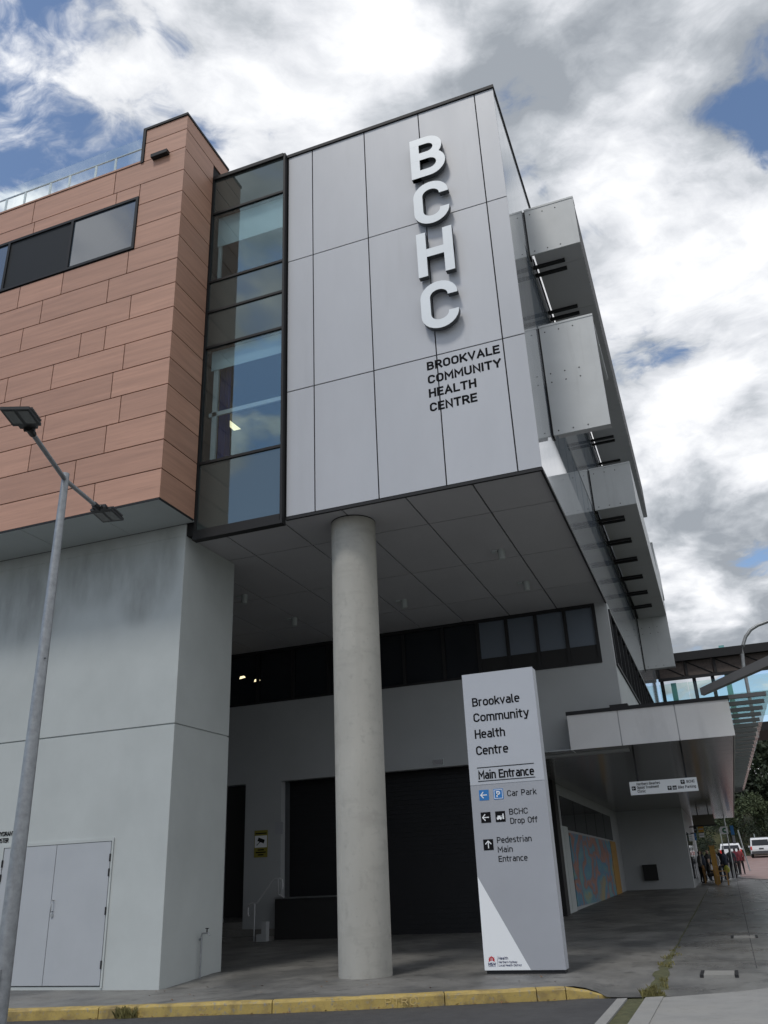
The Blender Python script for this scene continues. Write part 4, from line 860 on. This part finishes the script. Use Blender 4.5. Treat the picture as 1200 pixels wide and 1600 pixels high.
# ================================================================== lamp post
PX, PY, PH = -7.27, 7.84, 6.5
lp = empty('lamp_post', (PX, PY, -.15), 'galvanised lamp post with two black floodlights on a cross arm', 'lamp post')
MB().tube([(PX, PY, -.15), (PX, PY, PH)], .098, 20, r1=.046).build('pole', 'galvanised', lp, True)
MB().box(PX - .16, PX + .16, PY - .16, PY + .16, -.16, -.13).build('base_plate', 'galvanised', lp)
MB().box(PX - .005, PX + .05, PY - .10, PY - .075, .35, .75).build('access_door', 'galvanised', lp)
AP = Vector((PX, PY, PH - .09)); A0 = onZ(47, 672, PH - .09); A1 = onZ(152, 792, PH - .09)
for Aq in (A0, A1): MB().tube([AP, Aq], .030, 12).build('cross_arm', 'galvanised', lp, True)
def flood(P, d, tilt):
    AS = Vector((d.y, -d.x, 0)).normalized()
    up = Vector((0, 0, 1)); f = (d * math.cos(tilt) + up * math.sin(tilt)).normalized(); n_ = f.cross(AS).normalized()
    if n_.z < 0: n_ = -n_
    def pt(u, v, k): return P + f * u + AS * v + n_ * k
    h = MB(); W_ = .16; Ln = .46
    def slab(u0, u1, v0, v1, k0, k1):
        i = len(h.v); h.v += [tuple(pt(*q)) for q in ((u0, v0, k0), (u1, v0, k0), (u1, v1, k0), (u0, v1, k0), (u0, v0, k1), (u1, v0, k1), (u1, v1, k1), (u0, v1, k1))]
        for fc in ((0, 3, 2, 1), (4, 5, 6, 7), (0, 1, 5, 4), (1, 2, 6, 5), (2, 3, 7, 6), (3, 0, 4, 7)): h.f.append(tuple(i + q for q in fc)); h.mi.append(0)
    slab(.10, Ln + .04, -W_, W_, 0, .035); slab(.03, .10, -.10, .10, .0, .05)
    for k in range(9): slab(.14 + .035 * k, .155 + .035 * k, -W_ - .012, W_ + .012, .034, .06)
    head = h.build('floodlight', 'lamp_body', lp)
    for v0, v1 in ((-.135, -.02), (.02, .135)):
        g_ = MB(); g_.quad(pt(.17, v0, -.003), pt(Ln, v0, -.003), pt(Ln, v1, -.003), pt(.17, v1, -.003)); g_.build('lens', 'lamp_lens', head)
    k_ = MB(); k_.tube([P - d * .10, P + f * .05], .042, 10); k_.tube([P + AS * -.06 + f * .02, P + AS * .06 + f * .02], .03, 8); k_.build('knuckle', 'lamp_body', head)
flood(A0, (A0 - AP).normalized(), rad(-2)); flood(A1, (A1 - AP).normalized(), rad(-2))
MB().tube([(PX + .06, PY - .03, 4.02), (PX + .10, PY - .05, 4.02)], .012, 6).build('bolt', 'galvanised', lp)

# ================================================================== people
def person(name_loc, heading, label, top, legs, hair='hair', pose='stand', h=1.70, extras=None):
    x, y, z = name_loc; k = h / 1.70
    st = .22 if pose == 'walk' else .03
    V = {}; E = []; Rr = {}
    def add(n, p, r, par=None): V[n] = p; Rr[n] = r; E.append((par, n)) if par else None
    sit = pose == 'sit'; hip = .50 if sit else .90
    add('pelvis', (0, 0, hip), (.15, .12)); add('waist', (0, .02, hip + .18), (.135, .11), 'pelvis'); add('chest', (0, .03, hip + .42), (.165, .12), 'waist'); add('neck', (0, .04, hip + .57), (.055, .055), 'chest')
    add('jaw', (0, .06, hip + .65), (.075, .085), 'neck'); add('head', (0, .05, hip + .73), (.085, .10), 'jaw'); add('crown', (0, .04, hip + .79), (.06, .07), 'head')
    for s, n in ((-1, 'l'), (1, 'r')):
        add(n + 'hip', (s * .09, 0, hip - .06), (.10, .10), 'pelvis')
        if sit:
            add(n + 'knee', (s * .11, .42, hip - .02), (.065, .065), n + 'hip'); add(n + 'ank', (s * .11, .44, .08), (.045, .045), n + 'knee'); add(n + 'toe', (s * .12, .60, .04), (.04, .035), n + 'ank')
        else:
            add(n + 'knee', (s * .10, s * st * .6 + .03, .48), (.068, .068), n + 'hip'); add(n + 'ank', (s * .10, s * st, .08), (.046, .046), n + 'knee'); add(n + 'toe', (s * .11, s * st + .15, .04), (.04, .035), n + 'ank')
        add(n + 'sh', (s * .19, .03, hip + .46), (.065, .065), 'chest'); add(n + 'el', (s * .25, -.02 - s * st * .4, hip + .20), (.048, .048), n + 'sh')
        add(n + 'wr', (s * .23, (.25 if sit else .10) - s * st * .8, hip + (.10 if sit else -.03)), (.034, .034), n + 'el'); add(n + 'hand', (s * .22, (.32 if sit else .13) - s * st * .9, hip + (.08 if sit else -.13)), (.035, .028), n + 'wr')
    names = list(V); me = bpy.data.meshes.new('person'); me.from_pydata([tuple(c * k for c in V[n]) for n in names], [(names.index(a), names.index(b)) for a, b in E], [])
    ob = bpy.data.objects.new('tmp', me); COL.objects.link(ob)
    me.skin_vertices.new() if hasattr(me.skin_vertices, 'new') and not me.skin_vertices else None
    sk = ob.modifiers.new('skin', 'SKIN'); sl = me.skin_vertices[0].data
    for i, n in enumerate(names): sl[i].radius = (Rr[n][0] * k, Rr[n][1] * k); sl[i].use_root = (n == 'pelvis')
    ss = ob.modifiers.new('sub', 'SUBSURF'); ss.levels = 1; ss.render_levels = 1
    dg = bpy.context.evaluated_depsgraph_get(); dg.update(); em = bpy.data.meshes.new_from_object(ob.evaluated_get(dg))
    bpy.data.objects.remove(ob)
    for mm in (top, legs, 'skin', hair, 'cloth_black'): em.materials.append(MATS[mm])
    for f in em.polygons:
        c = f.center / k; f.use_smooth = True
        if c.z > hip + .60: mi = 3 if (c.z > hip + .76 or c.y < .035) else 2
        elif abs(c.x) > .17 and c.z < hip - .05 and not sit: mi = 2
        elif sit and c.y > .27 and c.z > hip + .03: mi = 2
        elif c.z < .10: mi = 4
        elif sit and c.z < hip + .02: mi = 1
        elif c.z < hip - .02: mi = 1
        else: mi = 0
        f.material_index = mi
    o = bpy.data.objects.new('person', em); COL.objects.link(o); o.location = (x, y, z); o.rotation_euler = (0, 0, heading)
    ORG[o.name] = Vector((x, y, z)); tag(o, label, 'person', 'people waiting and walking on the footpath'); return o
def gpt(x, Y): p = onY(x, 1360, Y); return (p.x, Y, gz(Y))
person(gpt(1146, 60), 0, 'person in dark slate jacket walking away in the middle of the footpath', 'cloth_slate', 'cloth_black', pose='walk', h=1.76)
person(gpt(1153.5, 63), .2, 'person in maroon jacket walking just right of the slate jacket', 'cloth_maroon', 'cloth_black', pose='walk', h=1.68)
person(gpt(1160, 64), -.1, 'person in bright red top, rightmost of the walkers', 'cloth_red', 'cloth_black', pose='walk', h=1.66)
person(gpt(1129, 59), 2.6, 'person in black clothes standing behind the ochre pillar', 'cloth_black', 'cloth_navy', h=1.72)
person(gpt(1136, 58), 1.0, 'person in dark navy beside the yellow bag', 'cloth_navy', 'cloth_black', h=1.70)
person(gpt(1095, 53.5), -1.2, 'woman with long dark hair and grey top standing nearest the wall', 'cloth_grey', 'cloth_black', h=1.68)
person((-1.30, 54.55, gz(54.5)), -1.35, 'person in tan jacket seated at the far end of the timber bench', 'cloth_tan', 'cloth_black', 'hair_grey', pose='sit', h=1.65)
person((-1.30, 52.55, gz(52.5)), -1.35, 'person in black jacket seated at the near end of the timber bench', 'cloth_black', 'cloth_black', pose='sit', h=1.65)
person(gpt(1119, 60), .5, 'person in charcoal hoodie half behind the ochre pillar top', 'cloth_slate', 'cloth_black', h=1.74)
person(gpt(1108, 57), -2.2, 'person with grey hair standing behind the seated pair', 'cloth_black', 'cloth_navy', 'hair_grey', h=1.70)
person(gpt(1124, 55.5), 2.0, 'person in pale top standing close to the near bench', 'cloth_white', 'cloth_black', h=1.62)
person(gpt(1102, 56), 1.4, 'person in navy coat just right of the long-haired woman', 'cloth_navy', 'cloth_black', h=1.66)
bp_ = gpt(1136, 57.6); bag = MB()
n = 12
for k in range(5):
    zz_ = bp_[2] + .42 + .10 * k; r = (.10, .15, .155, .12, .04)[k]; bag.v += [(bp_[0] + r * math.cos(2 * math.pi * j / n) * 1.1, bp_[1] + .6 * r * math.sin(2 * math.pi * j / n), zz_) for j in range(n)]
for k in range(4):
    for j in range(n): bag.f.append((k * n + j, k * n + (j + 1) % n, (k + 1) * n + (j + 1) % n, (k + 1) * n + j)); bag.mi.append(0)
bag.f.append(tuple(reversed(range(n)))); bag.mi.append(0)
tag(bag.build('shopping_bag', 'bag_yellow', None, True), 'yellow-green carrier bag held by the person in navy', 'bag')

# benches, pillar
def bench(x, y, label):
    z = gz(y); r = empty('timber_bench', (x, y, z), label, 'bench', 'timber benches along the shop wall')
    for k in range(4): MB().box(x - .22 + .12 * k, x - .12 + .12 * k, y - .9, y + .9, z + .42, z + .45).build('seat_slat', 'bench_timber', r)
    for k in range(3): MB().box(x - .30, x - .265, y - .9, y + .9, z + .52 + .13 * k, z + .62 + .13 * k).build('back_slat', 'bench_timber', r)
    for yy in (-.8, .8):
        MB().box(x - .28, x - .22, y + yy - .03, y + yy + .03, z, z + .92).box(x + .22, x + .28, y + yy - .03, y + yy + .03, z, z + .64).build('leg', 'bench_timber', r)
        MB().box(x - .22, x + .30, y + yy - .035, y + yy + .035, z + .64, z + .68).build('armrest', 'bench_timber', r)
bench(-1.30, 53.55, 'timber slatted bench holding two seated people'); bench(-.62, 50.2, 'empty timber slatted bench nearest the camera in front of the ochre pillar')
z = gz(51.6); oc = empty('ochre_pillar', (-.88, 51.6, z), 'slim ochre timber pillar rising behind the near bench', 'pillar')
MB().prism([(-1.02, 51.5), (-.76, 51.5), (-.76, 51.7), (-1.02, 51.7)], z, z + 1.86).build('board', 'ochre', oc); MB().box(-1.05, -.73, 51.47, 51.73, z + 1.86, z + 1.90).build('cap', 'bench_timber', oc)

# street signs
def post(x, y, h, label, panels, r=.035):
    z = gz(y); e = empty('sign_post', (x, y, z), label, 'sign post')
    MB().tube([(x, y, z), (x, y, z + h)], r, 8).build('pole', 'steel', e, True)
    for (x0, x1, z0, z1, m, nm) in panels: MB().box(x0, x1, y - .05, y - .036, z0, z1).build(nm, m, e)
    return e
Y0 = 58
a = onY(1140, 1290, Y0); b = onY(1148, 1304, Y0); c = onY(1148, 1318, Y0)
pst = post(onY(1143, 1340, Y0).x, Y0, 3.55, 'bus stop post with blue signs and green arrow board', [(a.x, b.x, b.z, a.z, 'sign_blue', 'blue_panel'), (a.x + .02, b.x - .02, c.z, b.z - .05, 'sign_lower', 'timetable_panel')])
l0 = onY(1122, 1292, Y0); l1 = onY(1138, 1303, Y0)
am = MB(); zc = (l0.z + l1.z) / 2
am.v += [(x, Y0 - d, zq) for d in (.05, .036) for x, zq in ((l0.x, zc), (l0.x + .12, l1.z), (l1.x + .02, l1.z), (l1.x + .02, l0.z), (l0.x + .12, l0.z))]
am.f += [(0, 1, 2, 3, 4), (9, 8, 7, 6, 5)] + [(i, (i + 5), (i + 1) % 5 + 5, (i + 1) % 5) for i in range(5)]; am.mi += [0] * 7
am.build('arrow_board', 'sign_white', pst)
gr_ = mat('sign_green', (.02, .16, .08), .5)
mb = MB(); stroke(mb, [Vector((.12 * math.cos(t), .10 * math.sin(t))) for t in [rad(60 + 24 * i) for i in range(11)]], .09, False, Vector(((l0.x + l1.x) / 2 + .1, Y0 - .051, zc))); mb.build('arrow_symbol', 'sign_green', pst)
post(onY(1131, 1330, 66).x, 66, 2.6, 'short white pole between the arrow board and the walkers', [], .03)
post(onY(1166, 1330, 68).x, 68, 2.7, 'leaning white pole beside the white van', [], .045).rotation_euler = (0, rad(-6), 0)
# blade signs on the shop wall
def blade(px0, px1, y, m, label):
    a = onY(*px0, y); b = onY(*px1, y); e = empty('blade_sign', (XS, y, b.z), label, 'sign', 'blade signs on the shop wall')
    MB().box(a.x, b.x, y, y + .06, b.z, a.z).build('panel', m, e); MB().box(XS - .05, b.x, y + .02, y + .04, a.z, a.z + .04).build('bracket', 'dark_metal', e)
    MB().box(a.x + .03, b.x - .03, y - .004, y, (a.z + b.z) / 2 - .03, (a.z + b.z) / 2 + .03).build('stripe', 'sign_lower', e)
blade((1090, 1291), (1100, 1300), 55, 'shop_amber', 'amber blade sign on the shop wall')
blade((1083, 1293), (1089.5, 1300), 54, 'dock_black', 'black blade sign left of the amber one')
blade((1084, 1302), (1089, 1313), 53.6, 'sign_blue', 'small blue blade sign below the black one')
blade((1092, 1302), (1101, 1308), 55.4, 'sign_white', 'white and blue blade sign below the amber one')
a = onY(1075.5, 1304, 48.2); b = onY(1084, 1314, 48.2); nt_ = empty('wall_notice', (XS, 48.2, b.z), 'white square notice projecting from the corner of the far grey wall', 'notice')
MB().box(a.x, b.x, 48.2, 48.23, b.z, a.z).build('panel', 'sign_white', nt_)
for k in range(3): MB().box(a.x + .04, b.x - .04, 48.196, 48.2, a.z - .10 - .09 * k, a.z - .07 - .09 * k).build('print_line', 'sign_lower', nt_)
MB().box(XS - .1, b.x, 48.21, 48.22, a.z - .02, a.z + .02).build('bracket', 'dark_metal', nt_)
lb = empty('light_box', (-1.2, 50, 3.5), 'dim rectangular shop light box hanging under the far canopy', 'sign')
a = onY(1081, 1274, 50); b = onY(1117, 1288, 50); MB().box(a.x, b.x, 50, 50.25, b.z, a.z).build('box', 'shop_dim', lb); MB().box(a.x - .03, b.x + .06, 49.98, 50.27, b.z - .06, b.z).build('frame', 'dock_black', lb); MB().box(-1.3, -1.25, 50.1, 50.15, a.z, 4.31).box(-.75, -.7, 50.1, 50.15, a.z, 4.31).build('hanger', 'dark_metal', lb)

# ================================================================== vehicles
def vehicle(name, x, y, label, Lg, Wd, Ht, cat, suv=True):
    z = gz(y); r = empty(name, (x, y, z), label, cat)
    prof = [(0, .38), (0, .75), (.06, 1.0), (.22, Ht - .10), (.40, Ht), (Lg * .52, Ht), (Lg * .70, 1.02), (Lg * .98, .88), (Lg, .60), (Lg, .36)]
    def hw(zq): return Wd / 2 * (1 - .16 * smooth((zq - .95) / (Ht - .95)))
    mb = MB(); n = len(prof)
    for s in (-1, 1): mb.v += [(x + s * hw(q), y + p, z + q) for p, q in prof]
    for i in range(n): j = (i + 1) % n; mb.f.append((i, j, n + j, n + i)); mb.mi.append(0)
    mb.f.append(tuple(reversed(range(n)))); mb.f.append(tuple(range(n, 2 * n))); mb.mi += [0, 0]
    body = mb.build('body', 'car_white', r); bev(body, .04, 2)
    def rear(x0, x1, t0, t1, off=.012):      # quad on the sloping tailgate between heights
        def yy(q): return .06 + (.16) * (q - 1.0) / (Ht - 1.1) if q > 1.0 else 0 + .06 * (q - .75) / .25 if q > .75 else 0
        return [(x + x0, y + yy(t0) - off, z + t0), (x + x1, y + yy(t0) - off, z + t0), (x + x1 * .92, y + yy(t1) - off, z + t1), (x + x0 * .92, y + yy(t1) - off, z + t1)]
    MB().quad(*rear(-Wd * .40, Wd * .40, 1.06, Ht - .16)).build('rear_window', 'dark_glass', r)
    for s in (-1, 1):
        MB().box(x + s * Wd * .46 - .06, x + s * Wd * .46 + .06, y - .02, y + .1, z + .70, z + 1.0).build('tail_light', 'tail_red', r)
        for p in (.75, Lg - .8):
            w_ = MB().tube([(x + s * (Wd / 2 - .20), y + p, z + .32), (x + s * (Wd / 2 + .01), y + p, z + .32)], .32, 18).build('tyre', 'tyre', r, True)
            MB().tube([(x + s * (Wd / 2 + .008), y + p, z + .32), (x + s * (Wd / 2 + .02), y + p, z + .32)], .19, 12).build('rim', 'steel', w_)
        sm = MB(); xx = s * 1
        sm.quad(*[(x + s * (hw(q) + .012), y + p, z + q) for p, q in ((.35, 1.05), (Lg * .62, 1.05), (Lg * .50, Ht - .12), (.42, Ht - .12))]).build('side_window', 'dark_glass', r)
        MB().box(x + s * (Wd / 2 + .05) - .07, x + s * (Wd / 2 + .05) + .07, y + Lg * .62, y + Lg * .62 + .12, z + 1.0, z + 1.14).build('mirror', 'car_white', r)
    MB().box(x - Wd * .47, x + Wd * .47, y - .07, y + .1, z + .36, z + .60).build('bumper', 'plate', r)
    MB().box(x - .20, x + .20, y - .025, y, z + .74, z + .85).build('number_plate', 'plate', r)
    return r
pv = onY(1190.5, 1330, 90)
vn = vehicle('white_van', pv.x, 90, 'white van seen from behind on the uphill red lane', 4.4, 1.85, 1.72, 'van')
MB().box(pv.x - .75, pv.x + .75, 90.6, 92.4, gz(90) + 1.72, gz(90) + 1.78).tube([(pv.x - .35, 91, gz(90) + 1.75), (pv.x - .35, 91, gz(90) + 2.1)], .04, 6).build('roof_rack', 'steel', vn)
pv2 = onY(1142, 1330, 84); vehicle('white_car', pv2.x, 84, 'white car with red tail lights half hidden behind the walkers', 4.3, 1.8, 1.50, 'car')

# ================================================================== vegetation
def tree(x, y, h, rx, label, leaf, seed, n=3600, zc=.62, base=None, bush=False):
    rnd = random.Random(seed); z = (min(gz(y), 5.0) if base is None else base) - .05
    e = empty('tree' if not bush else 'shrub', (x, y, z), label, 'tree' if not bush else 'shrub', 'trees and shrubs on the rise beyond the street')
    t = MB(); th = h * .62; t.tube([(x, y, z), (x + .1, y, z + th * .4), (x - .15, y + .1, z + th)], [.24 * h / 12, .19 * h / 12, .07 * h / 12], 8)
    cl = []
    for k in range(11 if not bush else 8):
        a = rnd.uniform(0, 6.283); rr = rx * rnd.uniform(.25, .8); zz2 = z + h * rnd.uniform(.38 if not bush else .25, .90)
        c = Vector((x + rr * math.cos(a), y + rr * math.sin(a), zz2)); cl.append((c, rx * rnd.uniform(.32, .55)))
        st = z + th * rnd.uniform(.3, .9); t.tube([(x, y, st), (x + (c.x - x) * .5, y + (c.y - y) * .5, st + (c.z - st) * .6), c], [.09 * h / 12, .06 * h / 12, .02], 5)
    cl.append((Vector((x, y, z + h * .88)), rx * .45))
    t.build('trunk', 'bark', e, True)
    cr_ = MB(); sz = h * .024
    for i in range(n):
        c, r = rnd.choice(cl); d = Vector((rnd.gauss(0, 1), rnd.gauss(0, 1), rnd.gauss(0, .8))).normalized() * r * rnd.uniform(.35, 1.05) ** .6
        p = c + d; u = Vector((rnd.gauss(0, 1), rnd.gauss(0, 1), rnd.gauss(0, 1))).normalized(); v = u.cross(Vector((rnd.gauss(0, 1), rnd.gauss(0, 1), rnd.gauss(0, 1)))).normalized(); s_ = sz * rnd.uniform(.6, 1.4)
        cr_.quad(p - u * s_, p + v * s_ * .5, p + u * s_, p - v * s_ * .5)
    cr_.build('crown', leaf, e)
tree(4.6, 106, 12.5, 4.2, 'tall dark tree, rightmost beyond the awning', 'leaf_dark', 1, 5200)
tree(1.6, 104, 10, 3.6, 'dark tree behind the arrow board', 'leaf_dark', 2, 4600)
tree(-2.4, 108, 10, 4.0, 'dark tree behind the ochre pillar, leftmost of the row', 'leaf_dark', 3, 4200)
tree(8.5, 110, 10, 4.2, 'dark tree partly beyond the right edge', 'leaf_dark', 4, 4200)
tree(3.2, 99.5, 5.6, 2.6, 'mid green shrub above the white van', 'leaf_mid', 5, 3200, bush=True)
tree(.4, 100.5, 4.6, 2.4, 'mid green shrub left of the white van', 'leaf_mid', 6, 2800, bush=True)
tree(6.2, 98, 4.8, 2.4, 'mid green shrub right of the white van', 'leaf_mid', 7, 2800, bush=True)
tree(-3.4, 99, 4.6, 2.4, 'mid green shrub at the end of the shop wall', 'leaf_mid', 8, 2600, bush=True)

tree(-1.6, 96.5, 3.6, 2.0, 'low dark shrub left of the white car', 'leaf_dark', 20, 2400, bush=True)
tree(1.9, 97, 3.4, 2.0, 'low dark shrub directly behind the white car', 'leaf_dark', 21, 2400, bush=True)
tree(4.9, 96.5, 3.6, 2.0, 'low dark shrub behind the white van roof', 'leaf_dark', 22, 2400, bush=True)
tree(8.2, 97, 4.2, 2.0, 'low dark shrub at the right edge', 'leaf_dark', 23, 2400, bush=True)
hl = MB(); hy = [97, 101, 106, 114, 130, 170]; hz = [2.2, 3.4, 5.4, 8.0, 10.5, 12]
for i, (y, z) in enumerate(zip(hy, hz)): hl.v += [(x, y + 1.2 * math.sin(x * .35), z + .5 * math.sin(x * .6 + i)) for x in range(-40, 61, 4)]
for i in range(5):
    for j in range(25): a_ = i * 26 + j; hl.f.append((a_, a_ + 1, a_ + 27, a_ + 26)); hl.mi.append(0)
struct(hl.build('hill', 'moss', None, True))
def blades(mb, x, y, z, n, r, h, rnd, flat=1.0):
    for i in range(n):
        a = rnd.uniform(0, 6.283); d = r * rnd.random() ** .6; bx, by = x + d * math.cos(a), y + d * math.sin(a) * flat
        l = h * rnd.uniform(.4, 1); lean = rnd.uniform(.1, .8) * l; a2 = rnd.uniform(0, 6.283); wv = .004 + .006 * rnd.random()
        tx, ty = bx + lean * math.cos(a2), by + lean * math.sin(a2); px_, py_ = -math.sin(a2) * wv, math.cos(a2) * wv
        mx_, my_ = bx + lean * .35 * math.cos(a2), by + lean * .35 * math.sin(a2)
        mb.quad((bx - px_, by - py_, z), (bx + px_, by + py_, z), (mx_ + px_, my_ + py_, z + l * .65), (tx, ty, z + l), (mx_ - px_, my_ - py_, z + l * .65))
rnd = random.Random(3)
p = onZ(226, 1583, -.22); tf = MB(); blades(tf, p.x, kerbY(p.x) - .03, -.15 + fall(p.x), 240, .20, .17, rnd, .45)
tag(tf.build('grass_tuft', 'grass_blade'), 'weedy grass tuft growing at the foot of the yellow kerb', 'grass tuft')
cw = MB()
for i in range(30):
    t = rnd.random() ** 1.5; y = 13.2 + t * 5.5; x = -1.29 + rnd.uniform(-.10, .10); blades(cw, x, y, pz(x, y) - .015, 10, .07, .05 + .05 * (1 - t), rnd)
for i in range(8): blades(cw, -1.36 + rnd.uniform(-.06, .10), 13.25 + rnd.uniform(0, .25), pz(-1.3, 13.3) - .01, 16, .07, .11, rnd)
o = cw.build('joint_weeds', 'grass_blade'); tag(o, 'yellowing weeds growing along the footpath joint', 'weeds', kind='stuff')
dl = MB()
for i in range(150):
    x = rnd.uniform(-9.8, -2.2); yk = kerbY(x); f = rnd.random() < .75
    y = yk - abs(rnd.gauss(0, .05)) - .03 if f else yk + rnd.uniform(.3, 2.2); zq = -.146 + fall(x) if f else pz(x, y) + .004
    a = rnd.uniform(0, 6.28); s_ = rnd.uniform(.012, .035); u = Vector((math.cos(a), math.sin(a), rnd.uniform(-.2, .5))) * s_; v = Vector((-math.sin(a), math.cos(a), rnd.uniform(-.2, .4))) * s_ * .5
    c = Vector((x, y, zq + .012)); dl.quad(c - u, c + v, c + u, c - v)
tag(dl.build('leaf_litter', 'dead_leaf'), 'scattered dry leaves along the yellow kerb', 'leaf litter', kind='stuff')
